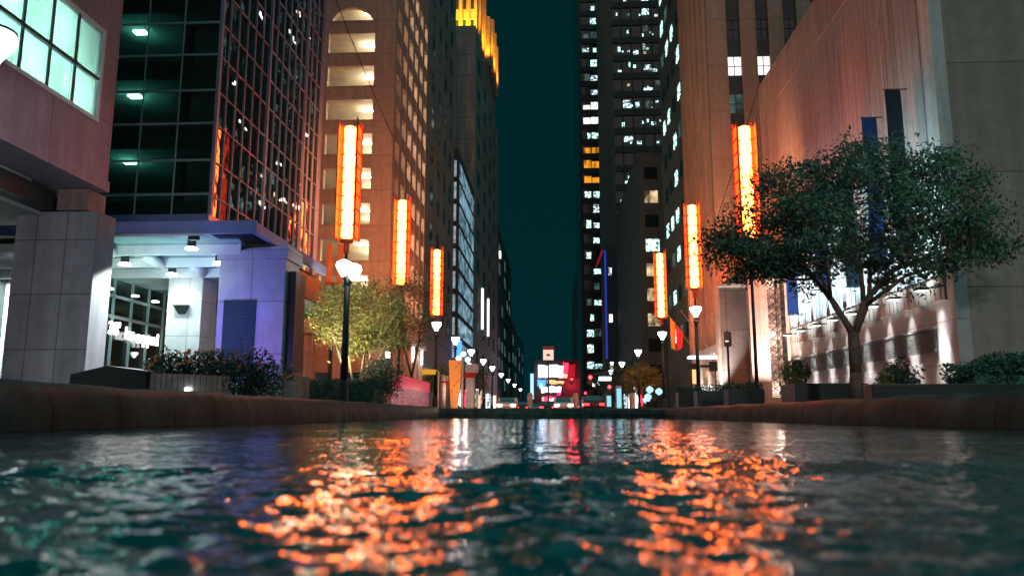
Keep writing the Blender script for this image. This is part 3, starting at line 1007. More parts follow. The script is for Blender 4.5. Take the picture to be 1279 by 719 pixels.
t = thing("far_office_block", "dim far office block with a stepped roof at the left of the sky gap", "building", (-15, 172, GZ))
B(-34, -12.1, 171.5, 228, GZ, 43).build("wall", 'far_dark', t)
B(-32, -13.5, 178, 222, 43, 47).build("roof_step", 'far_dark', t)
for i in range(8):
    for j in range(5):
        B(-12.12, -12.05, 175 + j * 10.5, 180 + j * 10.5, 6 + i * 4.4, 8.6 + i * 4.4).build("window", 'win_dim' if rnd.random() < 0.35 else 'tower_glass', t)
B(-12.05, -11.7, 176, 177.2, 36, 37.6).build("beacon", 'strip_white', t)
t = thing("far_low_block", "lowest and farthest block at the left foot of the sky gap", "building", (-15, 232, GZ))
B(-34, -12.0, 232, 330, GZ, 28).build("wall", 'far_grey', t)
for i in range(4):
    for j in range(6):
        B(-12.02, -11.95, 236 + j * 15, 243 + j * 15, 5 + i * 5.4, 8 + i * 5.4).build("window", 'win_dim' if rnd.random() < 0.4 else 'tower_glass', t)

# ------------------------------------------------------------------ right: travertine department store
t = thing("department_store", "brown travertine store with a ribbed wall, banner poles and a row of lit wall lamps", "building", (12, 24, GZ))
WX = 12.0
B(WX + 0.4, 60, 23.5, 23.9, GZ, 30).build("side_wall", 'wb_side', t)
B(WX + 0.45, 60, 23.95, 43.0, 0.3, 19.4).build("core", 'wb_side', t)
B(WX, WX + 0.398, 23.5, 24.15, 4.35, 30).build("corner_strip", 'wb_white', t)
B(WX, WX + 0.398, 24.153, 42.9, 16.7, 18.75).build("top_border", 'wb_band', t)
B(WX, WX + 0.398, 39.2, 42.9, 4.35, 16.697).build("end_border", 'wb_band', t)
B(WX + 0.03, WX + 0.40, 24.153, 39.197, 4.35, 16.697).build("field_wall", 'wb_rib', t)
rb = MB()
y = 24.3
while y < 39.1:
    w_ = rnd.choice([0.10, 0.16, 0.22])
    d_ = rnd.choice([0.008, 0.014, 0.022])
    rb.box(WX + 0.03 - d_, WX + 0.0297, y, min(y + w_, 39.15), 4.36, 16.69)
    y += w_ + rnd.choice([0.04, 0.06, 0.12, 0.2])
rb.build("rib", 'wb_rib', t)
B(WX - 0.04, WX + 0.40, 24.0, 42.9, 3.62, 4.345).build("fascia", 'wb_fascia', t)
fr_ = MB().box(WX - 0.052, WX - 0.042, 24.15, 42.7, 3.63, 4.34)
y = 24.2
while y < 42.6:
    fr_.box(WX - 0.07, WX - 0.048, y, y + 0.12, 3.64, 4.33)
    y += rnd.choice([0.3, 0.42, 0.55])
fr_.build("fascia_rib", 'wb_fascia', t)
B(WX + 0.02, WX + 0.40, 23.905, 42.9, GZ - 0.02, 3.617).build("base_wall", 'wb_base', t)
B(WX, WX + 0.398, 23.5, 23.902, GZ, 4.347).build("corner_base", 'wb_base', t)
lv = MB()
z = 2.10
while z < 2.80:
    lv.add([(WX - 0.06, 24.75, z), (WX - 0.06, 42.5, z), (WX + 0.015, 42.5, z + 0.055), (WX + 0.015, 24.75, z + 0.055), (WX - 0.06, 24.75, z + 0.012), (WX - 0.06, 42.5, z + 0.012), (WX + 0.015, 42.5, z + 0.067), (WX + 0.015, 24.75, z + 0.067)],
           [(0, 1, 2, 3), (7, 6, 5, 4), (0, 4, 5, 1), (0, 3, 7, 4), (1, 5, 6, 2)])
    z += 0.075
lv.build("louvre_band", 'louver', t)
B(WX - 0.08, WX + 0.018, 24.70, 42.5, 2.82, 2.87).build("louvre_rail", 'louver', t)
for y in (24.4, 26.4, 28.1, 30.1, 32.1, 34.1, 36.2, 38.3):
    a = MB().tube((WX - 0.07, y, 4.05), (WX - 0.62, y, 4.05), 0.022).tube((WX - 0.3, y, 4.06), (WX - 0.5, y, 4.15), 0.015)
    h = a.build("wall_lamp", 'dark', t)
    B(WX - 0.72, WX - 0.36, y - 0.14, y + 0.14, 3.97, 4.03).build("lamp_head", 'dark', h)
    B(WX - 0.70, WX - 0.38, y - 0.12, y + 0.12, 3.945, 3.967).build("lens", 'wall_lens', h)
    lamp('SPOT', (WX - 0.52, y, 3.92), 1300, (1.0, 0.95, 0.92), h, target=(WX + 0.02, y, 1.2), size=0.06, spot=32, blend=1.0, name="wall_lamp_light")
    lamp('SPOT', (WX - 0.52, y, 3.92), 110, (1.0, 0.95, 0.92), h, target=(WX + 0.02, y, 2.95), size=0.06, spot=38, blend=1.0, name="wall_lamp_light")
    u_ = B(WX - 0.62, WX - 0.42, y - 0.1, y + 0.1, GZ - 0.01, GZ + 0.08).build("added_uplight", 'dark', t)  # added fixture that evens out the light stripes on the base wall
    lamp('SPOT', (WX - 0.52, y, 0.50), 480, (1.0, 0.96, 0.94), u_, target=(WX + 0.02, y, 2.9), size=0.05, spot=34, blend=1.0, name="added_uplight_light")
    lamp('SPOT', (WX - 0.80, y, 4.2), 800, (0.60, 0.90, 1.0), h, target=(WX + 0.2, y, 6.2), size=0.08, spot=66, blend=0.9, name="wall_wash_light")
for y in (25.2, 27.4, 29.6, 31.8, 34.0, 36.2, 38.4):
    q_ = B(8.75, 9.05, y - 0.2, y + 0.2, GZ - 0.01, GZ + 0.14).build("added_flood", 'dark', t)  # added fixture for an even cool wash on the upper wall
    lamp('SPOT', (8.95, y, 0.58), 7000, (0.60, 0.90, 1.0), q_, target=(12.0, y, 6.0), size=0.1, spot=34, blend=0.9, name="added_flood_light")
for (y0, z0, z1, m_, lb_) in ((27.35, 5.2, 10.75, 'banner_blue', "mid blue vertical banner on the travertine store above the tree"),
                              (25.35, 5.4, 10.95, 'banner_dark', "navy vertical banner nearest the pale corner of the travertine store"),
                              (37.4, 4.9, 9.3, 'banner_blue', "bright blue vertical banner beside the scrolled bronze screen"),
                              (29.9, 5.0, 9.4, 'banner_dark', "navy vertical banner behind the middle of the tree crown"),
                              (33.2, 5.6, 9.4, 'banner_blue', "blue vertical banner behind the left half of the tree crown")):
    bt_ = thing("banner", lb_, "banner", (WX - 0.5, y0, z0), "vertical banners on the store wall")
    cl = MB()
    n = 12
    vs, fs = [], []
    for k in range(n + 1):
        z = z0 + (z1 - z0) * k / n
        wv = 0.02 * math.sin(k * 1.1 + y0)
        for dy in (0, 0.03):
            vs += [(WX - 0.72, y0 + wv + dy, z), (WX - 0.20, y0 + wv * 0.4 + dy, z)]
    for k in range(n):
        b_ = k * 4
        fs += [(b_, b_ + 1, b_ + 5, b_ + 4), (b_ + 3, b_ + 2, b_ + 6, b_ + 7), (b_ + 2, b_, b_ + 4, b_ + 6), (b_ + 1, b_ + 3, b_ + 7, b_ + 5)]
    cl.add(vs, fs).build("cloth", m_, bt_)
    MB().tube((WX + 0.2, y0 + 0.015, z1 + 0.03), (WX - 0.76, y0 + 0.015, z1 + 0.03), 0.025).build("top_rod", 'dark', bt_)
    MB().tube((WX + 0.2, y0 + 0.015, z0 - 0.03), (WX - 0.76, y0 + 0.015, z0 - 0.03), 0.025).build("bottom_rod", 'dark', bt_)

# stone portal with the scrolled bronze screen
t = thing("stone_portal", "tall pink stone portal with a scrolled bronze screen at its near side", "portal", (10.5, 42, GZ))
PY = 39.5
B(10.0, 10.93, PY, PY + 0.4, GZ, 7.75).build("near_leg", 'portal', t, bevel=0.02)
B(11.82, 11.98, PY, PY + 0.3, GZ, 8.3).build("side_post", 'portal', t)
B(10.93, 11.82, PY + 0.05, PY + 0.3, GZ, 1.0).build("plinth", 'portal', t)
B(10.15, 11.99, 47.0, 47.6, GZ, 7.75).build("far_wall", 'portal_grey', t)
B(10.0, 10.147, 46.95, 47.65, GZ, 7.75).build("far_edge", 'portal', t)
B(10.0, 11.99, PY + 0.001, 47.65, 7.753, 8.45).build("lintel", 'portal', t, bevel=0.02)
B(11.9, 11.98, PY + 0.4, 47.0, GZ, 7.75).build("doorway", 'dark', t)
gr = MB()
def ring(cx_, cz_, r_, a0=0.0, a1=2 * math.pi, n=14, th=0.022):
    pts = [(cx_ + r_ * math.cos(a0 + (a1 - a0) * i / n), PY + 0.15, cz_ + r_ * math.sin(a0 + (a1 - a0) * i / n)) for i in range(n + 1)]
    gr.path(pts, th, 5)
z = 1.25
k = 0
while z < 7.6:
    for cx_, sg in ((11.15, 1), (11.60, -1)):
        ring(cx_, z, 0.19)
        ring(cx_ + 0.02 * sg, z + 0.02, 0.10, 0.5, 5.2)
        gr.tube((cx_ - 0.05 * sg, PY + 0.15, z + 0.18), (cx_ + 0.16 * sg, PY + 0.15, z + 0.33), 0.02, n=5)
    z += 0.42
for x in (10.945, 11.375, 11.805):
    gr.box(x - 0.015, x + 0.015, PY + 0.1, PY + 0.2, 1.0, 7.75)
gr.build("screen", 'grille', t)
B(10.94, 11.81, PY + 0.85, PY + 0.9, 1.0, 7.75).build("screen_backing", 'portal', t)
lamp('SPOT', (10.6, 37.6, 0.6), 3200, (1.0, 0.78, 0.66), t, target=(10.5, PY, 5.0), size=0.1, spot=70, blend=0.8, name="portal_uplight")
lamp('SPOT', (11.6, 38.2, 0.6), 500, (1.0, 0.82, 0.70), t, target=(11.4, PY, 4.0), size=0.1, spot=70, blend=0.8, name="screen_uplight")
for z in (1.4, 4.2, 7.0):
    lamp('POINT', (11.38, PY + 0.5, z), 26, (1.0, 0.80, 0.66), t, size=0.1, name="screen_backlight")
lamp('SPOT', (9.3, 46.0, 0.6), 3000, (1.0, 0.85, 0.75), t, target=(10.05, 47.2, 4.0), size=0.1, spot=50, blend=0.8, name="edge_uplight")

# tan limestone tower
t = thing("limestone_tower", "tan limestone tower with window strips behind the store and the orange lanterns", "building", (12, 56, GZ))
TY = 56.0
wins = [(13.50, 14.53), (15.72, 16.68), (17.80, 18.82), (19.9, 20.9), (22.0, 23.0)]
mb = MB()
x = 12.0
for a, b in wins:
    mb.box(x, a, TY, TY + 0.5, 5.2, 52)
    x = b
mb.box(x, 30, TY, TY + 0.5, 5.2, 52)
mb.build("front_wall", 'tan', t)
B(12.45, 30, TY + 0.5, 67.0, GZ, 52).build("core", 'tan', t)
for i, (a, b) in enumerate(wins):
    z = 6.0
    while z < 50:
        B(a, b, TY + 0.22, TY + 0.45, z, z + 1.5).build("spandrel", 'spandrel', t)
        lit = (i < 2 and abs(z + 1.5 - 26.1) < 0.9)
        dim = (i == 0 and abs(z + 1.5 - 23.0) < 0.9)
        wo_ = B(a, b, TY + 0.28, TY + 0.45, z + 1.5, z + 3.0).build("window", 'win_white' if lit else ('win_dim' if dim else 'tower_glass'), t)
        if z > 20:
            MB().box((a + b) / 2 - 0.03, (a + b) / 2 + 0.03, TY + 0.24, TY + 0.277, z + 1.5, z + 3.0).box(a, b, TY + 0.25, TY + 0.275, z + 2.2, z + 2.26).build("glazing_bar", 'dark', wo_)
        z += 3.0
pr = MB()
for i in range(6):
    y = TY + 0.501 + i * 2.1
    pr.box(11.98, 12.45, y, y + 1.15, 5.2, 52)
pr.build("street_pier", 'tan_st', t)
bk = B(12.25, 12.449, TY + 0.6, 66.9, 5.2, 52).build("pier_recess", 'tan_st', t)
for z, y in ((27.5, 58.25), (24.0, 60.35), (21.0, 58.25), (31.5, 62.45), (18.0, 64.55)):
    B(12.2, 12.249, y + 0.3, y + 0.7, z, z + 2.4).build("slot_window", 'win_warm', t)
B(11.9, 30, TY - 0.1, 67.0, 4.6, 5.197).build("base_cornice", 'wb_white', t, bevel=0.04)
bs = MB()
for i in range(4):
    y = TY + 0.1 + i * 3.2
    bs.box(11.95, 12.44, y, y + 1.3, GZ, 4.597)
for x in (12.46, 14.8, 17.2, 19.6):
    bs.box(x, x + 1.1, TY - 0.02, TY + 0.45, GZ, 4.597)
bs.build("base_pier", 'wb_white', t)
for i in range(3):
    y = TY + 1.5 + i * 3.2
    B(12.2, 12.3, y, y + 1.8, GZ, 3.6).build("shop_window", 'win_warm' if i == 1 else 'tower_glass', t)
for y in (57.0, 60.2, 63.4):
    lamp('SPOT', (11.4, y, 0.7), 800, (1.0, 0.86, 0.74), t, target=(12.0, y, 4.0), size=0.08, spot=70, blend=0.7, name="pier_uplight")

# dark building and glass towers beyond (right)
t = thing("dark_office_block", "dark narrow office block directly beyond the tan limestone tower", "building", (12, 68, GZ))
B(12.05, 34, 67.3, 81, GZ, 52).build("wall", 'far_dark', t)
for i in range(11):
    for j in range(4):
        y = 68.4 + j * 3.1
        z = 7 + i * 3.7
        q = rnd.random()
        B(11.98, 12.06, y, y + 1.4, z, z + 1.3).build("window", 'win_teal' if q < 0.32 else ('win_dim' if q < 0.55 else 'tower_glass'), t)
t = thing("mid_office_block", "grey mid height office block with a few yellowish lit windows on the right", "building", (12, 100, GZ))
B(12.0, 40, 104, 140, GZ, 36).build("wall", 'far_grey', t)
for i in range(9):
    for j in range(3):
        x = 12.9 + j * 2.6
        z = 5 + i * 3.4
        q = rnd.random()
        B(x, x + 1.8, 103.93, 104.0, z, z + 1.7).build("window", 'win_warm' if q < 0.35 else ('win_teal' if q < 0.6 else 'tower_glass'), t)
t = thing("glass_skyscraper", "wide dark glass skyscraper with scattered teal office lights", "building", (20, 150, GZ))
B(12.9, 44, 150, 190, GZ, 112).build("glass_wall", 'tower_glass', t)
B(12.3, 12.897, 149.6, 190, GZ, 112).build("edge_pier", 'far_grey', t)
bd = MB()
z = 5
while z < 111:
    bd.box(12.9, 44, 149.7, 149.997, z, z + 1.3)
    z += 3.9
bd.build("floor_band", 'tower_band', t)
vb = MB()
for i in range(12):
    vb.box(14.6 + i * 2.1, 14.8 + i * 2.1, 149.55, 149.69, 4, 112)
vb.build("mullion", 'tower_band', t)
g = random.Random(5)
for k in range(98):
    fl_ = g.choice([3, 5, 6, 8, 9, 10, 11, 12, 12, 14, 15, 16, 17, 17, 18, 19, 20, 20, 21, 22, 23])
    z = 5 + fl_ * 3.9 + 1.4
    i = g.randint(0, 7)
    x = 14.85 + i * 2.1
    wd = g.choice([0.5, 1.0, 1.4, 1.8])
    x += g.uniform(0, 1.8 - wd)
    m_ = g.choice(['win_teal', 'win_teal', 'win_teal', 'win_dim', 'win_dim', 'win_cool', 'win_cool', 'win_warm'])
    z += g.uniform(0, 1.2)
    B(x, x + wd, 149.86, 149.99, z, z + g.choice([0.5, 0.9, 1.3])).build("window", m_, t)
mb = MB()
for k in range(110):
    z = 5 + g.choice([8, 9, 10, 12, 13, 14, 16, 17, 18, 19, 20, 21, 22, 23]) * 3.9 + 1.4 + g.uniform(0, 1.4)
    x = 13.2 + g.uniform(0, 15)
    mb.box(x, x + g.choice([0.3, 0.5, 0.9]), 149.88, 149.99, z, z + g.choice([0.35, 0.6, 1.0]))
tag(mb.build("window", 'win_teal', t), kind='stuff')
t = thing("banded_skyscraper", "slender skyscraper with stacked white and amber lit floors beside the sky gap", "building", (11, 200, GZ))
B(7.9, 15.6, 200, 240, GZ, 140).build("glass_wall", 'tower_glass', t)
bd = MB()
z = 6
rows = []
while z < 138:
    bd.box(7.9, 15.6, 199.6, 199.997, z, z + 1.5)
    rows.append(z + 1.55)
    z += 4.1
bd.build("floor_band", 'tower_band', t)
B(7.9, 8.6, 199.5, 199.598, GZ, 140).build("edge_pier", 'tower_band', t)
for k, z in enumerate(rows):
    ypx = 517 - (z - 0.18) / 200 * 968
    if 112 < ypx < 150:
        ms = ['win_white'] * 3
    elif 172 < ypx < 192 or 198 < ypx < 230:
        ms = ['win_amber'] * 3
    else:
        ms = [g.choice(['win_cool', 'win_teal', 'win_teal', 'win_dim', None]) for _ in range(3)]
    for i, m_ in enumerate(ms):
        if m_:
            w_ = 1.9 if m_ in ('win_amber', 'win_white') else g.uniform(0.8, 1.9)
            x_ = 9.0 + i * 2.1 + g.uniform(0, 1.9 - w_)
            B(x_, x_ + w_, 199.75, 199.99, z, z + g.uniform(1.2, 2.3)).build("window", m_, t)
B(15.0, 15.6, 199.4, 199.598, GZ, 140).build("edge_pier", 'far_grey', t)
t = thing("blue_edged_block", "low dark block with a vertical blue light along its edge and a red tip", "building", (10, 140, GZ))
B(9.7, 12.2, 140, 148, GZ, 31).build("wall", 'far_dark', t)
B(9.70, 10.02, 139.7, 139.99, 10.0, 29.8).build("edge_light", 'neon_blue', t)
MB().prism([(8.1, 26.8), (8.4, 26.8), (9.55, 29.8), (9.2, 29.8)], 'y', 139.8, 140.1).build("red_tip", 'neon_red', t)
for i in range(3):
    B(10.4, 11.0, 139.94, 140, 8 + i * 8.6, 9.4 + i * 8.6).build("window", 'strip_white' if i < 2 else 'win_cool', t)
t = thing("far_slab_block", "far slab block stepping down at the right foot of the sky gap", "building", (12, 300, GZ))
B(9.5, 40, 300, 360, GZ, 54).build("wall", 'far_dark', t)
for i in range(9):
    for j in range(3):
        B(9.9 + j * 2.6, 11.4 + j * 2.6, 299.9, 300, 5 + i * 5.2, 8.5 + i * 5.2).build("window", g.choice(['win_dim', 'win_cool', 'tower_glass']), t)

gq = random.Random(23)
for nm, Y0, Y1, xx in (("crowned_tower", 120, 168, -12.0), ("far_office_block", 174, 226, -12.1), ("far_low_block", 236, 320, -12.0), ("mid_office_block", 105, 138, 12.0), ("stair_tower", 98, 116, -12.0)):
    pt = bpy.data.objects[nm]
    y = Y0
    while y < Y1 - 4:
        wd = gq.uniform(1.5, 4.5)
        sg = 1 if xx < 0 else -1
        B(xx, xx + sg * 0.25, y, y + wd, gq.uniform(0.6, 1.4), gq.uniform(2.6, 4.4)).build("shop_window", gq.choice(['win_white', 'win_warm', 'sign_white', 'sign_pale', 'sign_red', 'win_cool', 'tower_glass', 'sign_amber']), pt)
        y += wd + gq.uniform(1.0, 5.0)
# lit shop closing the street
t = thing("lit_shopfront", "far shop closing the street with stacked white, blue, amber and red lit signs", "shop", (0, 180, GZ))
B(-4.2, 6.5, 180, 190, GZ, 12.6).build("wall", 'dark', t)
gq = random.Random(4)
for x0, x1, z0, z1, m_ in ((-3.2, 2.4, 8.6, 11.3, 'sign_white'), (2.6, 3.6, 9.6, 11.9, 'sign_red'), (3.7, 5.2, 8.0, 11.4, 'sign_red_dim'), (1.4, 3.4, 8.4, 9.4, 'sign_pale'), (-3.4, -1.6, 6.4, 8.0, 'sign_blue'),
                           (-1.2, 2.6, 7.1, 7.8, 'sign_amber'), (-2.5, 1.9, 5.1, 6.5, 'sign_white'), (-1.9, 0.6, 2.4, 4.3, 'sign_red'), (-2.4, -2.0, 1.2, 4.0, 'sign_pale'), (1.0, 1.9, 4.4, 6.2, 'sign_magenta'), (-2.9, -2.3, 6.0, 7.2, 'sign_cyan'), (-0.9, 0.3, 2.9, 3.8, 'strip_white')):
    n = max(3, int((x1 - x0) / 0.5))
    poly = []
    for k in range(n + 1):
        poly.append((x0 + (x1 - x0) * k / n, z0 + gq.uniform(-0.12, 0.12)))
    for k in range(n, -1, -1):
        poly.append((x0 + (x1 - x0) * k / n + (0.2 if k else 0), z1 + gq.uniform(-0.2, 0.2)))
    MB().prism(poly, 'y', 179.7 - gq.uniform(0.02, 0.3), 179.99).build("sign", m_, t, bevel=0.05)
B(-5.0, -4.3, 179.5, 180.2, 3.6, 9.4).build("light_pillar", 'sign_cyan', t)
B(-4.2, 5.0, 179.6, 179.9, 0.5, 1.2).build("light_strip", 'strip_white', t)

lamp('POINT', (4.6, 176.5, 7.0), 1500, (1.0, 0.02, 0.05), t, size=0.4, name="red_glow_fill")  # added red light without a fixture, washes the shop wall red
lamp('POINT', (-1.0, 176.5, 3.0), 300, (1.0, 0.05, 0.05), t, size=0.4, name="red_glow_fill")  # second added red glow, low in front of the shop
lamp('POINT', (-2.5, 176.0, 9.0), 250, (0.6, 0.85, 1.0), t, size=0.4, name="white_neon_light")
# ------------------------------------------------------------------ trees, hedges, flowers
def tree(name, label, base, limbs, trunk_pts, trunk_r, centres, per, spread, leaf, leaf_m, bark_m, seed):
    t = thing(name, label, "tree", base)
    m = MB()
    m.path(trunk_pts, trunk_r, 9)
    nodes = []
    for pts, rr in limbs:
        m.path(pts, rr, 7)
        for (a, b, ra_, rb_) in zip(pts[:-1], pts[1:], rr[:-1], rr[1:]):
            for u in np.linspace(0.2, 1, 5):
                nodes.append((np.array(a) * (1 - u) + np.array(b) * u, ra_ * (1 - u) + rb_ * u))
    g = np.random.default_rng(seed)
    P = np.array([q[0] for q in nodes])
    for c in centres:
        c = np.asarray(c)
        d = np.linalg.norm(P - c, axis=1)
        i = int(np.argmin(d + (P[:, 2] > c[2]) * 0.6))
        a = P[i]
        r0 = min(nodes[i][1] * 0.55, 0.035)
        mid = (a + c) / 2 + g.normal(size=3) * 0.10 * d[i]
        m.path([tuple(a), tuple(mid), tuple(c)], [r0, r0 * 0.6, r0 * 0.25], 4)
        for _ in range(2):
            e_ = c + g.normal(size=3) * np.asarray(spread) * 1.6
            m.tube(tuple(mid), tuple(e_), r0 * 0.35, 0.003, 3, False)
    m.build("trunk", bark_m, t, smooth=True)
    leaf_mesh("crown", clump_points(centres, per, spread, seed + 1), leaf, leaf_m, t, 0.42, seed + 2)
    return t

# big dark tree on the right: umbrella crown with a drooping right tip
g = np.random.default_rng(3)
bx, by = 7.62, 20.0
cent = []
while len(cent) < 250:
    u = g.uniform(-1, 1, 3)
    if np.dot(u, u) > 1 or np.dot(u, u) < 0.12:
        continue
    x, y, z = u[0] * 3.30, u[1] * 2.9, u[2] * 1.9
    zz = 5.22 + z - 0.05 * (x - 0.4) ** 2 * (1 if z < 0 else 0.55)
    lower = 4.15 + 0.10 * abs(x) * 0
    if zz < 4.05 and g.random() < 0.75:
        continue
    if u[2] < -0.3 and abs(u[0]) < 0.45 and g.random() < 0.7:
        continue
    cent.append((bx + 0.32 + x, by + y, zz))
for i in range(14):    # right hand droop
    u = i / 13
    cent.append((bx + 2.5 + u * 1.35 + g.normal() * 0.12, by - 0.6 + g.normal() * 0.4, 4.7 - u * 0.55 + g.normal() * 0.12))
for i in range(34):    # fuller, lower left and middle underside
    cent.append((bx + g.uniform(-2.7, 1.2), by + g.normal() * 1.0, 4.15 + g.normal() * 0.22))
for i in range(26):    # loose low sprays around the fork
    cent.append((bx + g.choice([-1, 1]) * g.uniform(0.9, 2.9), by + g.normal() * 1.1, 3.85 + g.normal() * 0.2))
for i in range(16):    # low left lobe
    cent.append((bx - 2.95 + g.normal() * 0.28, by + 0.4 + g.normal() * 0.4, 4.75 + g.normal() * 0.22))
limbs = [
    ([(bx + 0.02, by, 2.15), (bx - 0.45, by + 0.1, 3.1), (bx - 1.0, by + 0.3, 4.0), (bx - 1.9, by + 0.3, 4.8), (bx - 3.1, by + 0.4, 5.0)], [0.095, 0.075, 0.055, 0.035, 0.015]),
    ([(bx + 0.05, by, 2.15), (bx + 0.25, by - 0.2, 3.0), (bx + 0.15, by - 0.4, 4.2), (bx - 0.1, by - 0.5, 5.4), (bx + 0.1, by - 0.5, 6.5)], [0.085, 0.065, 0.05, 0.035, 0.012]),
    ([(bx + 0.05, by, 2.2), (bx + 0.55, by + 0.2, 3.15), (bx + 1.2, by + 0.3, 3.85), (bx + 2.3, by + 0.1, 4.3), (bx + 3.6, by - 0.3, 4.5)], [0.10, 0.08, 0.055, 0.035, 0.012]),
    ([(bx + 0.55, by + 0.2, 3.15), (bx + 0.9, by + 0.8, 4.2), (bx + 1.6, by + 1.2, 5.3), (bx + 2.2, by + 1.2, 6.3)], [0.06, 0.05, 0.035, 0.012]),
    ([(bx - 0.45, by + 0.1, 3.1), (bx - 0.5, by + 0.8, 4.1), (bx - 0.9, by + 1.3, 5.3), (bx - 1.3, by + 1.4, 6.4)], [0.055, 0.045, 0.03, 0.012]),
    ([(bx + 0.4, by - 0.1, 2.95), (bx + 1.0, by - 0.9, 3.5), (bx + 2.2, by - 1.2, 3.85), (bx + 3.3, by - 1.2, 3.75)], [0.05, 0.04, 0.025, 0.01]),
    ([(bx - 0.45, by + 0.1, 3.1), (bx - 0.8, by - 0.8, 4.0), (bx - 1.6, by - 1.3, 5.2), (bx - 2.0, by - 1.4, 6.0)], [0.05, 0.04, 0.025, 0.01]),
]
tree("street_tree", "big dark spreading tree with a leaning fork in front of the travertine store", (bx, by, GZ), limbs,
     [(bx - 0.02, by, GZ - 0.05), (bx - 0.03, by, GZ + 0.15), (bx, by, 1.2), (bx + 0.02, by, 2.2)], [0.22, 0.165, 0.14, 0.135], cent, 96, (0.25, 0.25, 0.15), 0.13, 'leaf', 'bark', 20)

# lit yellow green tree on the left behind the double street lamp
g = np.random.default_rng(9)
bx, by = -7.7, 30.5
cent = []
while len(cent) < 200:
    u = g.uniform(-1, 1, 3)
    if np.dot(u, u) > 1 or np.dot(u, u) < 0.1:
        continue
    cent.append((bx + 0.05 + u[0] * 1.95, by + u[1] * 1.7, 3.95 + u[2] * 1.55 - 0.16 * u[0] ** 2))
limbs = []
for k, (dx, dy) in enumerate(((-0.9, 0.2), (-0.35, -0.4), (0.2, 0.3), (0.6, -0.2), (1.0, 0.2))):
    limbs.append(([(bx + 0.12 * (k - 2), by, GZ + 0.1), (bx + dx * 0.5, by + dy * 0.4, 1.6), (bx + dx * 1.1, by + dy, 3.0), (bx + dx * 1.5, by + dy * 1.6, 4.4)], [0.06, 0.05, 0.035, 0.012]))
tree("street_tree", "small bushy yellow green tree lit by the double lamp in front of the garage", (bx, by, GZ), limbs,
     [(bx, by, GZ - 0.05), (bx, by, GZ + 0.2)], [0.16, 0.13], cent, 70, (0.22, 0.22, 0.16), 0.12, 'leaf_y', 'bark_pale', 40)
# darker tree just behind it on the right
g = np.random.default_rng(19)
bx, by = -6.9, 38.0
cent = []
while len(cent) < 120:
    u = g.uniform(-1, 1, 3)
    if np.dot(u, u) > 1 or np.dot(u, u) < 0.1:
        continue
    cent.append((bx + u[0] * 1.6, by + u[1] * 1.6, 5.4 + u[2] * 2.1))
limbs = [([(bx, by, 2.0), (bx - 0.4, by, 3.4), (bx - 0.8, by, 5.2)], [0.07, 0.05, 0.02]), ([(bx, by, 2.0), (bx + 0.3, by, 3.6), (bx + 0.6, by + 0.3, 6.0)], [0.07, 0.05, 0.02])]
tree("street_tree", "dim airy tree below the second orange lantern from the left", (bx, by, GZ), limbs,
     [(bx, by, GZ - 0.05), (bx, by, 2.0)], [0.13, 0.09], cent, 42, (0.28, 0.28, 0.22), 0.11, 'leaf', 'bark', 60)

for i, (bx, by, lm_, lb_, sc_) in enumerate(((8.6, 74.0, 'leaf_y', "small lit tree beside the third street lamp on the right", 1.0), (9.0, 90.0, 'leaf', "dark round tree behind the red traffic signals", 1.3), (8.8, 112.0, 'leaf', "dark tree under the blue edge light far down the right side", 1.6), (-9.0, 66.0, 'leaf', "dark tree between the left lamps beyond the garage", 1.0), (-9.2, 86.0, 'leaf', "dark tree far down the left side under the strip lights", 1.2))):
    g = np.random.default_rng(100 + i)
    cent = []
    while len(cent) < 70:
        u = g.uniform(-1, 1, 3)
        if np.dot(u, u) > 1 or np.dot(u, u) < 0.1:
            continue
        cent.append((bx + u[0] * 1.9 * sc_, by + u[1] * 1.7 * sc_, 3.3 * sc_ + u[2] * 1.4 * sc_))
    lim = [([(bx, by, 1.6), (bx - 0.5, by, 2.6), (bx - 0.9 * sc_, by, 3.6 * sc_)], [0.08, 0.05, 0.02]), ([(bx, by, 1.6), (bx + 0.4, by, 2.8), (bx + 0.8 * sc_, by, 3.9 * sc_)], [0.08, 0.05, 0.02])]
    tree("street_tree", lb_, (bx, by, GZ), lim, [(bx, by, GZ - 0.05), (bx, by, 1.7)], [0.15, 0.1], cent, 45, (0.3 * sc_, 0.3 * sc_, 0.22 * sc_), 0.2 * sc_, lm_, 'bark', 120 + i)

def hedge(name, label, x0, x1, y0, y1, z0, z1, n, leaf=0.075, m_='leaf_h', seed=1, lump=0.10, cat="hedge", box=None, topslope=0.0):
    t = thing(name, label, cat, ((x0 + x1) / 2, (y0 + y1) / 2, z0))
    g = np.random.default_rng(seed)
    pts = np.stack([g.uniform(x0, x1, n), g.uniform(y0, y1, n), z0 + (z1 - z0) * g.random(n) ** 0.7], -1)
    f = 0.5 + 0.5 * np.sin(pts[:, 0] * 5.1 + seed) * np.sin(pts[:, 1] * 4.3 + 1)
    pts[:, 2] += (f - 0.5) * lump * 2 * (pts[:, 2] - z0) / (z1 - z0) + topslope * (pts[:, 0] - x0) * (pts[:, 2] - z0)
    leaf_mesh("foliage", pts, leaf, m_, t, 0.5, seed + 5)
    core = B(x0 + 0.12, x1 - 0.12, y0 + 0.12, y1 - 0.12, z0, z0 + (z1 - z0) * 0.72)
    core.build("branches", 'leaf_h', t)
    return t

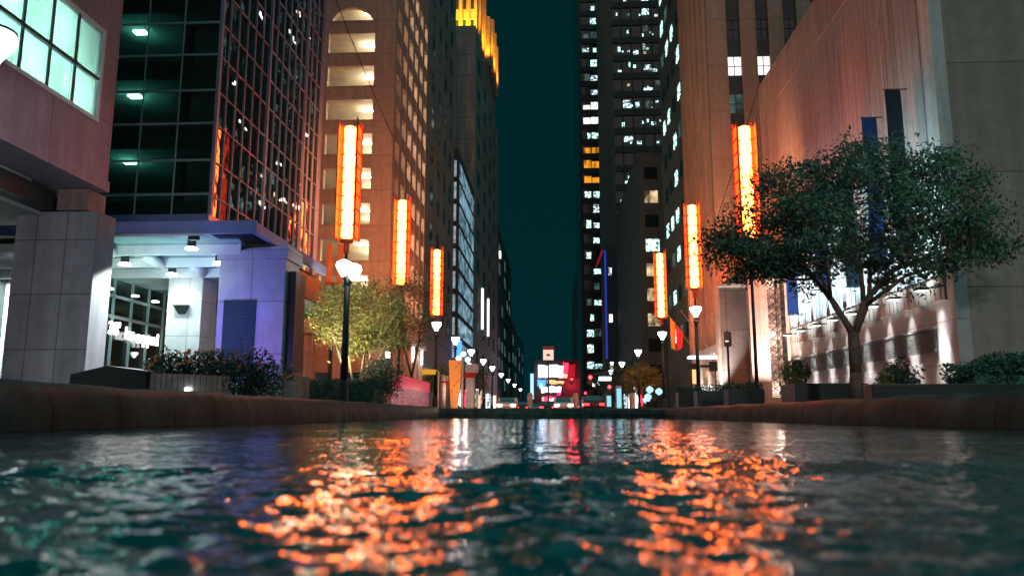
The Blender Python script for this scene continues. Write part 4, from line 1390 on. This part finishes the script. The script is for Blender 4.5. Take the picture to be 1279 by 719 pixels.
def bush(name, label, c, r, n, m_, seed, leaf=0.09, petals=0, cat="bush"):
    t = thing(name, label, cat, (c[0], c[1], c[2] - r[2]))
    g = np.random.default_rng(seed)
    d = g.normal(size=(n, 3))
    d /= np.linalg.norm(d, axis=1)[:, None]
    rad = g.random(n) ** 0.45
    bump = 1 + 0.22 * np.sin(d[:, 0] * 5 + seed) * np.sin(d[:, 2] * 6 + d[:, 1] * 4)
    pts = np.array(c) + d * (rad * bump)[:, None] * np.array(r)
    leaf_mesh("foliage", pts, leaf, m_, t, 0.45, seed + 3, 0.3)
    sm_ = MB()
    for k in range(9):
        e_ = np.array(c) + g.normal(size=3) * np.array(r) * 0.5
        sm_.tube((c[0] + g.normal() * 0.05, c[1] + g.normal() * 0.05, c[2] - r[2]), tuple(e_), 0.012, 0.005, 4)
    sm_.build("stem", 'bark', t)
    if petals:
        k = d[:, 2] > -0.2
        q = np.array(c) + (d[k] * (1.02 * bump[k])[:, None] * np.array(r))
        q = q[g.choice(len(q), petals, replace=False)]
        qq = np.repeat(q, 5, axis=0) + g.normal(size=(petals * 5, 3)) * 0.022
        leaf_mesh("blossom", qq, 0.07, 'petal', t, 0.8, seed + 9)
    return t

hedge("hedge", "high dark clipped hedge at the right edge of the picture", 9.0, 12.6, 17.2, 18.6, GZ, 1.25, 11000, 0.10, seed=3, lump=0.10, topslope=0.24)
tag(B(6.6, 13.5, 16.5, 17.0, GZ, 0.80).build("planter_wall", 'planter', bevel=0.02), "long low black planter edge below the high right hedge", "planter")
pb = thing("planter_box", "long black planter box left of the big tree trunk", "planter", (7.9, 23.4, GZ))
B(6.9, 8.95, 22.6, 24.0, GZ, 1.05).build("box", 'planter', pb, bevel=0.02)
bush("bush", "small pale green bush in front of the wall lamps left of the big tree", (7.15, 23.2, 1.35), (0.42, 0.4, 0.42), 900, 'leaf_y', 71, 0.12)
bush("bush", "low bushy shrub right of the big tree trunk", (8.95, 20.6, 0.98), (0.55, 0.45, 0.62), 1600, 'leaf_h', 73, 0.11)
bush("bush", "yellowish tuft beside the low shrub right of the big tree trunk", (8.45, 20.3, 0.85), (0.22, 0.3, 0.45), 500, 'leaf_y', 75, 0.10)
for i, (px0, px1, y_, lb_) in enumerate(((6.45, 7.75, 29.0, "black planter box in front of the pink stone portal"), (5.95, 7.3, 32.5, "black planter box under the right street lamp"), (5.9, 7.0, 37.0, "black planter box farthest along the right side of the pool"))):
    q = thing("planter_box", lb_, "planter", ((px0 + px1) / 2, y_, GZ), "black planter boxes along the right side")
    B(px0, px1, y_, y_ + 0.9, GZ, 1.08 + 0.05 * i).build("box", 'planter', q, bevel=0.02)
    g = np.random.default_rng(80 + i)
    pts = np.stack([g.uniform(px0, px1, 900), g.uniform(y_, y_ + 0.9, 900), 1.05 + 0.05 * i + 0.30 * g.random(900) ** 1.5], -1)
    leaf_mesh("foliage", pts, 0.09, 'leaf_h', q, 0.5, 90 + i)

hedge("hedge", "long dark hedge under the yellow green tree on the left", -9.9, -5.95, 26.2, 28.2, GZ, 1.35, 9000, 0.095, seed=13, lump=0.12)
bush("bush", "round dark bush right of the yellow green tree", (-6.3, 28.6, 1.45), (0.85, 0.8, 0.85), 2600, 'leaf_h', 77, 0.11)
bush("flower_bush", "dark green flower bush beside the black planter on the left", (-9.35, 18.6, 1.15), (0.62, 0.5, 0.60), 2600, 'leaf_h', 31, 0.085, 26)
bush("flower_bush", "flower bush with the most orange blossoms in front of the white column", (-8.35, 18.5, 1.15), (0.72, 0.5, 0.58), 3000, 'leaf_h', 33, 0.085, 60)
bush("flower_bush", "wide flower bush below the slate plaque of the violet pillar", (-7.1, 18.2, 1.0), (0.82, 0.6, 0.66), 3800, 'leaf_h', 35, 0.085, 34)
pb = thing("planter_box", "black wedge topped planter box at the foot of the grey pillar", "planter", (-10.3, 18, GZ))
MB().prism([(-11.25, GZ), (-9.42, GZ), (-9.42, 1.17), (-10.35, 1.30), (-11.22, 1.10)], 'y', 17.6, 18.8).build("box", 'planter', pb, bevel=0.015)
fc = thing("low_fence", "low zinc board fence running from the black planter to the flower bushes", "fence", (-8.6, 17.9, GZ))
fb = MB()
for i in range(14):
    fb.box(-9.38 + i * 0.135, -9.26 + i * 0.135, 17.75, 17.78, GZ, 1.13 - 0.006 * i)
fb.build("board", 'fence_metal', fc)
B(-9.40, -7.48, 17.79, 17.84, 0.95, 1.02).build("rail", 'fence_metal', fc)
lamp_ = MB().lathe([(0.02, 0), (0.05, 0.02), (0.05, 0.07), (0.02, 0.10)], (-8.45, 17.68, 0.70), 10).build("marker_light", 'lens', fc)

# ------------------------------------------------------------------ orange lantern columns
def lantern(label):
    t = thing("lantern_column", label, "light column", (0, 0, 0), "tall orange lantern columns on both sides of the pool")
    MB().tube((0, 0, 0), (0, 0, 7.0), 0.085, 0.065, 12).build("pole", 'dark_green', t, smooth=True)
    MB().lathe([(0.22, 0), (0.22, 0.12), (0.15, 0.3), (0.10, 0.7)], (0, 0, 0), 14).build("base", 'dark_green', t)
    MB().lathe([(0.085, 6.95), (0.13, 7.0), (0.13, 7.40), (0.30, 7.46), (0.30, 7.55)], (0, 0, 0), 12).build("bracket", 'col_frame', t)
    core = MB()
    for k in range(8):
        z = 7.62 + k * 0.645
        core.lathe([(0.14, 0.0), (0.235, 0.05), (0.25, 0.16), (0.25, 0.46), (0.235, 0.57), (0.14, 0.62)], (0, 0, z), 16)
    core.build("light_core", 'col_core', t, smooth=True)
    f = MB()
    for sx_ in (-1, 1):
        for sy_ in (-1, 1):
            f.box(sx_ * 0.425 - 0.03, sx_ * 0.425 + 0.03, sy_ * 0.425 - 0.03, sy_ * 0.425 + 0.03, 7.55, 12.95 + 0.15 * (sx_ + sy_ + 2) / 4)
    for k in range(9):
        z = 7.58 + k * 0.645
        f.box(-0.39, -0.26, -0.03, 0.03, z, z + 0.035).box(0.26, 0.39, -0.03, 0.03, z, z + 0.035)
        f.box(-0.46, -0.41, -0.39, 0.39, z, z + 0.035).box(0.41, 0.46, -0.39, 0.39, z, z + 0.035)
    f.build("frame", 'col_frame', t)
    for sx_ in (-1, 1):
        p_ = MB()
        for k in range(8):
            z = 7.62 + k * 0.645
            p_.box(sx_ * 0.32 - 0.06, sx_ * 0.32 + 0.06, -0.05, 0.05, z + 0.02, z + 0.60)
            p_.box(sx_ * 0.405 - 0.012, sx_ * 0.405 + 0.012, -0.36, 0.36, z + 0.04, z + 0.59)
        p_.build("side_panel", 'col_side', t)
    for z in (8.6, 11.6):
        lamp('SPOT', (0, 0.55, z), 1200, (1.0, 0.31, 0.11), t, target=(0, 3.0, z), size=0.15, spot=140, blend=0.8, name="lantern_light")
    return t
L0 = lantern("nearest and largest orange lantern column on the left in front of the garage")
spots = [(-8.95, 32.8, L0, None), (-8.95, 45.0, None, "middle orange lantern column on the left over the dim airy tree"),
         (-8.95, 59.3, None, "smallest orange lantern column on the left beside the stone tower"),
         (8.7, 33.7, None, "nearest orange lantern column on the right touching the big tree"),
         (8.7, 47.0, None, "middle orange lantern column on the right above the street lamp"),
         (8.7, 61.6, None, "smallest orange lantern column on the right above the red and gold flag")]
for x, y, o_, lb_ in spots:
    c = o_ or copy_tree(L0)
    c.location = (x, y, GZ - 0.22)
    if lb_:
        c['label'] = lb_
c = thing("lantern_column", "dim reddish double lantern seen past the end of the glass tower", "light column", (-15.0, 52, GZ), "tall orange lantern columns on both sides of the pool")
for x in (-15.35, -14.6):
    MB().lathe([(0.16, 0), (0.22, 0.05), (0.22, 2.6), (0.16, 2.65)], (x, 52, 9.2), 12).build("light_core", emis('dim red orange tube', (0.75, 0.10, 0.02), 0.55), c, smooth=True)
MB().tube((-15.0, 52, GZ), (-15.0, 52, 9.1), 0.12).build("pole", 'dark_green', c)
B(-15.6, -14.4, 51.9, 52.1, 9.0, 9.19).build("bracket", 'col_frame', c)

# ------------------------------------------------------------------ street lamps
GRP = "tulip street lamps lining the street"
def street_lamp(label, warm=False):
    t = thing("street_lamp", label, "street lamp", (0, 0, 0), GRP)
    MB().lathe([(0.24, 0), (0.24, 0.1), (0.17, 0.25), (0.15, 0.75), (0.115, 0.85)], (0, 0, 0), 14).build("base", 'dark_green', t)
    MB().tube((0, 0, 0.84), (0, 0, 4.45), 0.11, 0.085, 12).build("pole", 'dark_green', t, smooth=True)
    MB().lathe([(0.10, 4.45), (0.14, 4.48), (0.14, 4.56), (0.09, 4.62), (0.08, 4.78)], (0, 0, 0), 12).build("collar", 'dark_green', t)
    MB().lathe([(0.085, 4.785), (0.13, 4.9), (0.26, 5.10), (0.31, 5.22), (0.28, 5.30)], (0, 0, 0), 16).build("lamp_shade", 'lamp_glass', t, smooth=True)
    MB().lathe([(0.30, 5.305), (0.30, 5.34), (0.06, 5.42), (0.03, 5.5)], (0, 0, 0), 14).build("cap", 'dark_green', t)
    return t
SL = street_lamp("street lamp with the sign arm, nearest on the right beside the stone portal")
lamps = [(7.5, 40.5, SL, None), (7.5, 53.0, 0, "second street lamp on the right in front of the red and gold flag"),
         (7.5, 68.0, 0, "third street lamp on the right below the smallest lantern"), (7.5, 84.0, 0, "fourth street lamp along the right kerb"),
         (7.5, 100.0, 0, "fifth and smallest street lamp along the right kerb"),
         (-7.0, 46.6, 0, "street lamp on the left under the smallest orange lantern"), (-7.0, 56.0, 0, "street lamp on the left over the orange patterned banner"),
         (-7.0, 79.0, 0, "street lamp on the left just past the round blue white lamps"), (-7.0, 91.0, 0, "second lamp of the receding row on the left"),
         (-7.0, 107.0, 0, "third lamp of the receding row on the left"), (-7.0, 124.0, 0, "fourth lamp of the receding row on the left"),
         (-7.0, 145.0, 0, "last lamp of the receding row on the left")]
lamps += [(7.5, 118.0, 0, "small street lamp past the fifth one along the right kerb"), (7.5, 142.0, 0, "tiny last street lamp along the right kerb"),
          (-7.0, 67.0, 0, "street lamp on the left between the orange banner and the receding row"), (-7.0, 172.0, 0, "tiny street lamp at the far left end of the street")]
lamps.append((8.6, 9.6, 0, "added street lamp out of view past the right picture edge, lighting the big tree"))  # unseen lamp, added for its light on the tree
lamps.append((-8.12, 10.2, 0, "street lamp cut off by the left picture edge in front of the glowing window band"))
for x, y, o_, lb_ in lamps:
    c = o_ or copy_tree(SL)
    c.location = (x, y, GZ)
    if x == 8.6:
        t_r = c
    if lb_:
        c['label'] = lb_
lamp('SPOT', (-7.97, 10.5, 5.0 + GZ), 420, (0.92, 0.88, 1.0), c, target=(-13.6, 19.5, 4.0), size=0.2, spot=62, name="street_lamp_light")
lamp('SPOT', (8.5, 9.9, 5.0 + GZ), 720, (0.90, 1.0, 0.93), t_r, target=(9.0, 20, 5.2), size=0.2, spot=95, blend=0.6, name="street_lamp_light")  # added fill on the big tree and store side
t = thing("street_lamp", "near double headed street lamp shining in front of the yellow green tree", "street lamp", (-6.75, 25.0, GZ), GRP)
lx, ly = -6.75, 25.0
MB().lathe([(0.22, 0), (0.22, 0.1), (0.16, 0.25), (0.14, 0.8), (0.11, 0.9)], (lx, ly, GZ), 14).build("base", 'dark_green', t)
MB().tube((lx, ly, GZ + 0.88), (lx, ly, 4.35), 0.115, 0.10, 12).build("pole", 'dark_green', t, smooth=True)
MB().tube((lx, ly, 4.35), (lx - 0.10, ly, 4.70), 0.085, 0.06, 10).tube((lx, ly, 4.35), (lx + 0.14, ly + 0.05, 4.62), 0.085, 0.06, 10).build("arm", 'dark_green', t)
for dx, dz in ((-0.13, 4.68), (0.20, 4.55)):
    MB().lathe([(0.08, 0.0), (0.12, 0.08), (0.23, 0.26), (0.27, 0.36), (0.24, 0.48), (0.10, 0.56)], (lx + dx, ly, dz), 16).build("lamp_shade", 'lamp_warm', t, smooth=True)
lamp('SPOT', (lx, ly + 0.45, 4.9), 900, (1.0, 0.86, 0.60), t, target=(-7.7, 30.5, 3.6), size=0.15, spot=95, name="street_lamp_light")
lamp('SPOT', (-8.9, 28.3, 1.5), 1100, (1.0, 0.86, 0.45), t, target=(-8.2, 30.5, 4.4), size=0.15, spot=100, name="tree_fill_light")  # added unseen uplight behind the hedge, brightens the tree crown
# globes over the banner: small cluster lamp with a bluish sign
t = thing("globe_lamp", "cluster of round blue white lamps on a post behind the orange banner", "street lamp", (-6.3, 55, GZ))
MB().tube((-6.3, 55, GZ), (-6.3, 55, 4.1), 0.09).build("pole", 'dark_green', t)
for dx, dz in ((-0.35, 4.1), (0.0, 4.4), (0.32, 4.0), (0.42, 3.6)):
    MB().lathe([(0.05, -0.18), (0.16, -0.10), (0.2, 0), (0.16, 0.12), (0.05, 0.18)], (-6.3 + dx, 55, dz), 14).build("globe", 'sign_white', t, smooth=True)
MB().path([(-6.3, 55, 3.9), (-5.9, 55, 3.6), (-5.85, 55, 3.2)], 0.03).build("arm", 'dark_green', t)
t = thing("neon_sign", "small upright blue neon sign on the stair tower behind the round lamps", "sign", (-11.6, 96, 5))
B(-11.9, -11.2, 95.6, 95.8, 6.0, 9.2).build("panel", 'sign_blue', t)
B(-11.9, -11.2, 95.81, 96.9, 8.9, 9.1).build("bracket", 'dark', t)

# sign arm and crossing signal on the nearest right lamp
t = thing("crossing_signal", "dark crossing signal box clamped to the nearest right street lamp", "signal", (7.9, 40.4, 2.3))
B(7.62, 8.45, 40.35, 40.55, 2.55, 2.68).build("arm", 'dark', t)
B(8.05, 8.45, 40.2, 40.5, 2.35, 2.85).build("housing", 'dark', t, bevel=0.03)
B(6.95, 7.38, 40.35, 40.55, 2.45, 2.75).build("back_plate", 'dark', t)
t = thing("traffic_signal", "dark signal head with a white lamp beside the pink stone portal", "signal", (9.4, 42.0, GZ))
MB().tube((9.4, 42, GZ), (9.4, 42, 4.6), 0.06).build("pole", 'dark_green', t)
B(9.22, 9.58, 41.8, 42.1, 3.75, 4.55).build("housing", 'dark', t, bevel=0.03)
MB().lathe([(0.09, 0), (0.09, 0.03)], (9.3, 41.72, 4.0), 10).build("lens", 'strip_white', t)

# ------------------------------------------------------------------ flags, banner, pylons, posts
t = thing("flag", "red and gold flag hanging from a slanted pole on the tan tower", "flag", (9.0, 55, 5))
MB().tube((12.0, 55.9, 2.0), (8.25, 55, 7.1), 0.035, 0.025).build("pole", 'fence_metal', t)
def cloth_fall(x0, x1, zt0, zt1, drop0, drop1, y, m_, nm, parent):
    nx, nz = 8, 10
    vs, fs = [], []
    for s2 in (0, 0.015):
        for i in range(nx + 1):
            u = i / nx
            for k in range(nz + 1):
                v = k / nz
                zt_ = zt0 + (zt1 - zt0) * u
                dr = drop0 + (drop1 - drop0) * u
                vs.append((x0 + (x1 - x0) * u * (1 - 0.25 * v) + 0.05 * v, y + 0.10 * math.sin(u * 7 + v * 2) * (0.3 + v) + s2, zt_ - dr * v))
    q = (nx + 1) * (nz + 1)
    for i in range(nx):
        for k in range(nz):
            a = i * (nz + 1) + k
            fs += [(a, a + 1, a + nz + 2, a + nz + 1), (q + a, q + a + nz + 1, q + a + nz + 2, q + a + 1)]
    MB().add(vs, fs).build(nm, m_, parent, smooth=True)
cloth_fall(8.35, 8.72, 6.95, 6.50, 2.2, 1.9, 54.95, 'flag_gold', "gold_half", t)
cloth_fall(8.74, 9.25, 6.45, 5.80, 1.9, 1.0, 54.95, 'flag_red', "red_half", t)
t = thing("flag_pole", "bare slanted flag pole on the tan tower beside the flag", "flag pole", (12, 55.9, 3))
MB().tube((12.0, 55.9, 3.6), (9.2, 55.2, 7.4), 0.035, 0.025).build("shaft", 'fence_metal', t)
MB().lathe([(0.02, 0), (0.07, 0.05), (0.02, 0.1)], (9.2, 55.2, 7.38), 10).build("finial", 'fence_metal', t)
lamp('SPOT', (8.6, 51.0, 1.0), 220, (1.0, 0.7, 0.5), t, target=(8.8, 55, 6.0), size=0.1, spot=40, name="flag_uplight")

t = thing("feather_banner", "tall orange patterned feather banner at the far left end of the pool", "banner", (-5.1, 42, GZ))
MB().prism([(-5.45, GZ + 0.05), (-5.1, GZ + 0.05), (-4.98, 1.6), (-4.92, 3.05), (-5.6, 3.1), (-5.55, 1.8)], 'y', 42.0, 42.04).build("cloth", 'orange_cloth', t)
MB().tube((-4.86, 42.02, GZ), (-4.86, 42.02, 3.15), 0.07).build("pole", 'pale_post', t)
lamp('POINT', (-5.0, 40.6, 1.3), 24, (1.0, 0.72, 0.5), t, size=0.1, name="banner_light")
t = thing("sign_post", "yellow lit sign hanging from a pale hooked post by the magenta railing", "sign post", (-6.1, 41.6, GZ))
MB().tube((-6.1, 41.6, GZ), (-6.1, 41.6, 2.45), 0.045).tube((-6.1, 41.6, 2.45), (-6.9, 41.6, 2.60), 0.04).build("post", 'pale_post', t)
B(-7.0, -6.25, 41.5, 41.6, 2.28, 2.55).build("panel", 'yellow_sign', t)
t = thing("magenta_railing", "magenta backlit glass railing with a bubbly pattern beside the left rim", "railing", (-6.5, 36, GZ))
B(-6.55, -6.45, 31.4, 40.6, GZ, 1.30).build("panel", 'magenta', t)
B(-6.60, -6.40, 32.6, 40.6, 1.303, 1.80).build("header", 'magenta_plain', t)
for i, (px, y, h_, m_, lb_) in enumerate(((-5.75, 41.0, 1.85, 'pale_post', "cream round post left of the orange banner"), (-5.95, 44.0, 1.95, 'pale_post', "thin cream post close beside the orange banner"))):
    q = thing("bollard", lb_, "post", (px, y, GZ), "pale posts at the far end of the pool")
    MB().lathe([(0.14 - 0.04 * i, 0), (0.14 - 0.04 * i, h_ - 0.25), (0.10, h_ - 0.18), (0.11, h_ - 0.03), (0.04, h_)], (px, y, GZ), 14).build("shaft", m_, q, smooth=True)
    MB().lathe([(0.15, 0), (0.15, 0.10)], (px, y, GZ + h_ - 0.42), 14).build("band", 'flag_red', q)
t = thing("info_pylon", "pale pink pylon with a red band right of the orange banner", "pylon", (-4.25, 40, GZ))
B(-4.45, -4.0, 40, 40.35, GZ, 2.05).build("column", 'pale_post', t, bevel=0.05)
B(-4.6, -3.95, 39.96, 40.4, 2.053, 2.25).build("band", 'flag_red', t, bevel=0.03)
B(-4.5, -3.8, 40.0, 40.3, 2.253, 2.75).build("head", 'pale_post', t, bevel=0.1)
lamp('POINT', (-4.3, 38.6, 1.1), 16, (1.0, 0.75, 0.66), t, size=0.1, name="pylon_light")
for i, (px_, y, lb_) in enumerate(((-1.2, 42.0, "pinkish steel bollard left of the bus stop sign"), (1.25, 42.0, "pinkish steel bollard right of the headlights"), (4.25, 42.0, "pinkish steel bollard beside the right street lamps"), (-3.7, 42.5, "dark slim bollard next to the pale pink pylon"))):
    q = thing("bollard", lb_, "bollard", (px_, y, GZ), "bollards across the end of the pool")
    r_ = 0.15 if i < 3 else 0.09
    MB().lathe([(r_ + 0.03, 0), (r_ + 0.03, 0.05), (r_, 0.07), (r_, 0.95), (r_ * 0.6, 1.05)], (px_, y, GZ - 0.12), 14).build("shaft", 'bollard' if i < 3 else 'dark', q, smooth=True)
    MB().lathe([(r_ + 0.012, 0), (r_ + 0.012, 0.06)], (px_, y, GZ + 0.66), 14).build("band", 'pale_post', q)
t = thing("stop_sign_post", "small square lit sign on a slim post in the middle of the street", "sign post", (-0.22, 44, GZ - 0.12))
MB().tube((-0.22, 44, GZ - 0.12), (-0.22, 44, 3.2), 0.05).build("post", 'dark', t)
B(-0.50, 0.09, 43.93, 44.0, 3.2, 3.78).build("panel", 'sign_pale', t)
B(-0.52, 0.11, 43.92, 44.02, 3.783, 3.98).build("top_plate", 'red_box', t)
B(-0.31, -0.11, 43.915, 43.928, 3.42, 3.54).build("symbol", 'red_box', t)
B(-0.42, -0.02, 43.8, 44.2, GZ - 0.12, 0.7).build("foot", 'dark', t, bevel=0.05)

# traffic signals over the street on the right
for (px_, y, z, lb_) in ((3.9, 80.0, 3.9, "left one of the two red traffic signals over the street"), (6.4, 88.0, 3.2, "right one of the two red traffic signals over the street"), (2.9, 116.0, 5.3, "small far red traffic signal beside the lit red signs"), (5.4, 128.0, 3.6, "smallest and lowest red traffic signal far down the street")):
    q = thing("traffic_signal", lb_, "traffic light", (px_, y, z), "red traffic signals down the street")
    B(px_ - 0.22, px_ + 0.22, y, y + 0.3, z - 0.75, z + 0.35).build("housing", 'dark', q, bevel=0.04)
    MB().tube((px_, y - 0.05, z), (px_, y - 0.001, z), 0.17, n=14).build("red_lens", 'red_light', q)
    MB().tube((px_, y - 0.03, z - 0.4), (px_, y - 0.001, z - 0.4), 0.13, n=12).build("dark_lens", 'spandrel', q)
    MB().tube((px_, y + 0.2, z + 0.3), (7.6, y + 0.2, z + 0.7), 0.05).tube((7.6, y + 0.2, GZ), (7.6, y + 0.2, z + 0.8), 0.08).build("mast", 'dark', q)
t = thing("street_sign", "small white lit street name plate beside the red signals", "sign", (4.7, 80, 4))
B(4.75, 6.0, 79.8, 79.9, 3.55, 3.95).build("plate", 'sign_white', t)
B(5.2, 5.4, 79.91, 80.15, 3.7, 4.3).build("bracket", 'dark', t)
t = thing("ticket_machine", "pair of teal lit ticket machines by the end of the pool on the right", "ticket machine", (3.4, 44, GZ))
B(3.0, 3.32, 44, 44.4, GZ - 0.1, 1.3).build("cabinet", 'planter', t, bevel=0.03)
B(3.04, 3.28, 43.96, 43.995, 0.6, 1.2).build("screen", 'teal_light', t)
B(3.55, 3.9, 44, 44.4, GZ - 0.1, 1.75).build("cabinet", 'steel_blue_lit', t, bevel=0.03)
B(3.6, 3.85, 43.96, 43.995, 0.5, 1.6).build("screen", 'teal_light', t)
t = thing("glowing_planter", "blue white lit flower tub under the third right street lamp", "planter", (8.3, 66, GZ))
MB().lathe([(0.35, 0), (0.55, 0.8), (0.6, 0.85)], (8.3, 66, GZ), 14).build("tub", 'planter', t)
g = np.random.default_rng(5)
for k in range(4):
    c_ = (8.3 + g.normal() * 0.55, 66, 2.0 + g.normal() * 0.5)
    MB().lathe([(0.05, -0.3), (0.28, -0.12), (0.3, 0.1), (0.05, 0.3)], c_, 10).build("globe", 'sign_cyan', t, smooth=True)
    MB().tube((8.3, 66, 1.1), c_, 0.02).build("stem", 'dark', t)
t = thing("shop_awning", "lit white shop entrance with a flat awning under the flag", "shop entrance", (10.5, 56, GZ))
B(9.6, 11.88, 54.6, 55.8, 4.05, 4.2).build("awning", 'sign_white', t)
B(10.4, 11.4, 55.6, 55.8, GZ, 2.2).build("door", 'strip_white', t)
B(9.9, 10.35, 55.5, 55.7, 2.3, 3.3).build("sign", 'sign_amber', t)
B(9.7, 9.8, 55.6, 55.75, GZ, 4.05).build("post", 'dark', t)

# ------------------------------------------------------------------ cars
def car(label, x, y, body, facing):
    """facing -1: tail towards the camera, +1: headlights towards the camera"""
    t = thing("car", label, "car", (x, y, GZ - 0.12))
    z0 = GZ - 0.12
    prof = [(-2.2, 0.35), (-2.25, 0.75), (-1.9, 0.95), (-1.1, 1.0), (-0.55, 1.42), (0.9, 1.45), (1.55, 1.02), (2.15, 0.95), (2.25, 0.6), (2.2, 0.35)]
    if facing < 0:
        prof = [(-a, b) for a, b in prof][::-1]
    MB().prism([(y + a, z0 + b) for a, b in prof], 'x', x - 0.88, x + 0.88).build("body", body, t, bevel=0.09)
    s_ = -1 if facing > 0 else 1
    gl = MB()
    gl.add([(x - 0.72, y - 1.22 if facing > 0 else y - 1.62, z0 + 1.03), (x + 0.72, y - 1.22 if facing > 0 else y - 1.62, z0 + 1.03), (x + 0.62, y - 0.63 if facing > 0 else y - 1.0, z0 + 1.40), (x - 0.62, y - 0.63 if facing > 0 else y - 1.0, z0 + 1.40)], [(0, 1, 2, 3)])
    gl.build("window", 'car_glass', t)
    for dx in (-0.80, 0.80):
        for dy in (-1.35, 1.35):
            wv = MB().tube((x + dx - 0.11, y + dy, z0 + 0.32), (x + dx + 0.11, y + dy, z0 + 0.32), 0.32, n=18).build("wheel", 'rubber', t)
            MB().tube((x + dx - 0.12, y + dy, z0 + 0.32), (x + dx + 0.12, y + dy, z0 + 0.32), 0.19, n=14).build("rim", 'car_pale', wv)
    for dx in (-0.62, 0.62):
        B(x + dx - 0.2, x + dx + 0.2, y - 2.31, y - 2.2, z0 + 0.62, z0 + 0.80).build("headlight" if facing > 0 else "tail_light", 'head_light' if facing > 0 else 'tail_light', t)
car("dark car with glowing red tail lights under the traffic signals", 3.4, 66.0, 'car_dark', -1)
car("car with bright headlights coming down the middle of the street", 1.0, 72.0, 'car_pale', 1)
car("dark car with red tail lights farther down the right lane", 3.2, 84.0, 'car_dark', -1)
car("silver parked car with lit headlights on the far left of the street", -4.1, 72.0, 'car_pale', 1)
car("dark parked car with red tail lights beyond the left lamps", -3.6, 96.0, 'car_dark', -1)

car("dark car with red tail lights waiting in the left lane of the street", -0.6, 92.0, 'car_dark', -1)
car("small far car with red tail lights beside the lit shopfront", 2.2, 120.0, 'car_dark', -1)
car("silver car with headlights far down the left side of the street", -2.6, 118.0, 'car_pale', 1)
# ------------------------------------------------------------------ overhead wires
def wire(label, a, b, sag, r=0.018):
    pts = []
    for i in range(15):
        u = i / 14
        pts.append(tuple(a[k] * (1 - u) + b[k] * u - (sag * 4 * u * (1 - u) if k == 2 else 0) for k in range(3)))
    tag(MB().path(pts, r, 5).build("overhead_wire", 'dark'), label, "wire", "thin overhead wires")
wire("thin dark wire slanting across the front of the parking garage", (-12.0, 37.9, 23.6), (-12.0, 56.6, 21.0), 0.25, 0.03)
wire("thin dark wire slanting past the window strips of the tan tower", (12.0, 42.5, 18.9), (12.0, 62.0, 12.0), 0.3, 0.025)
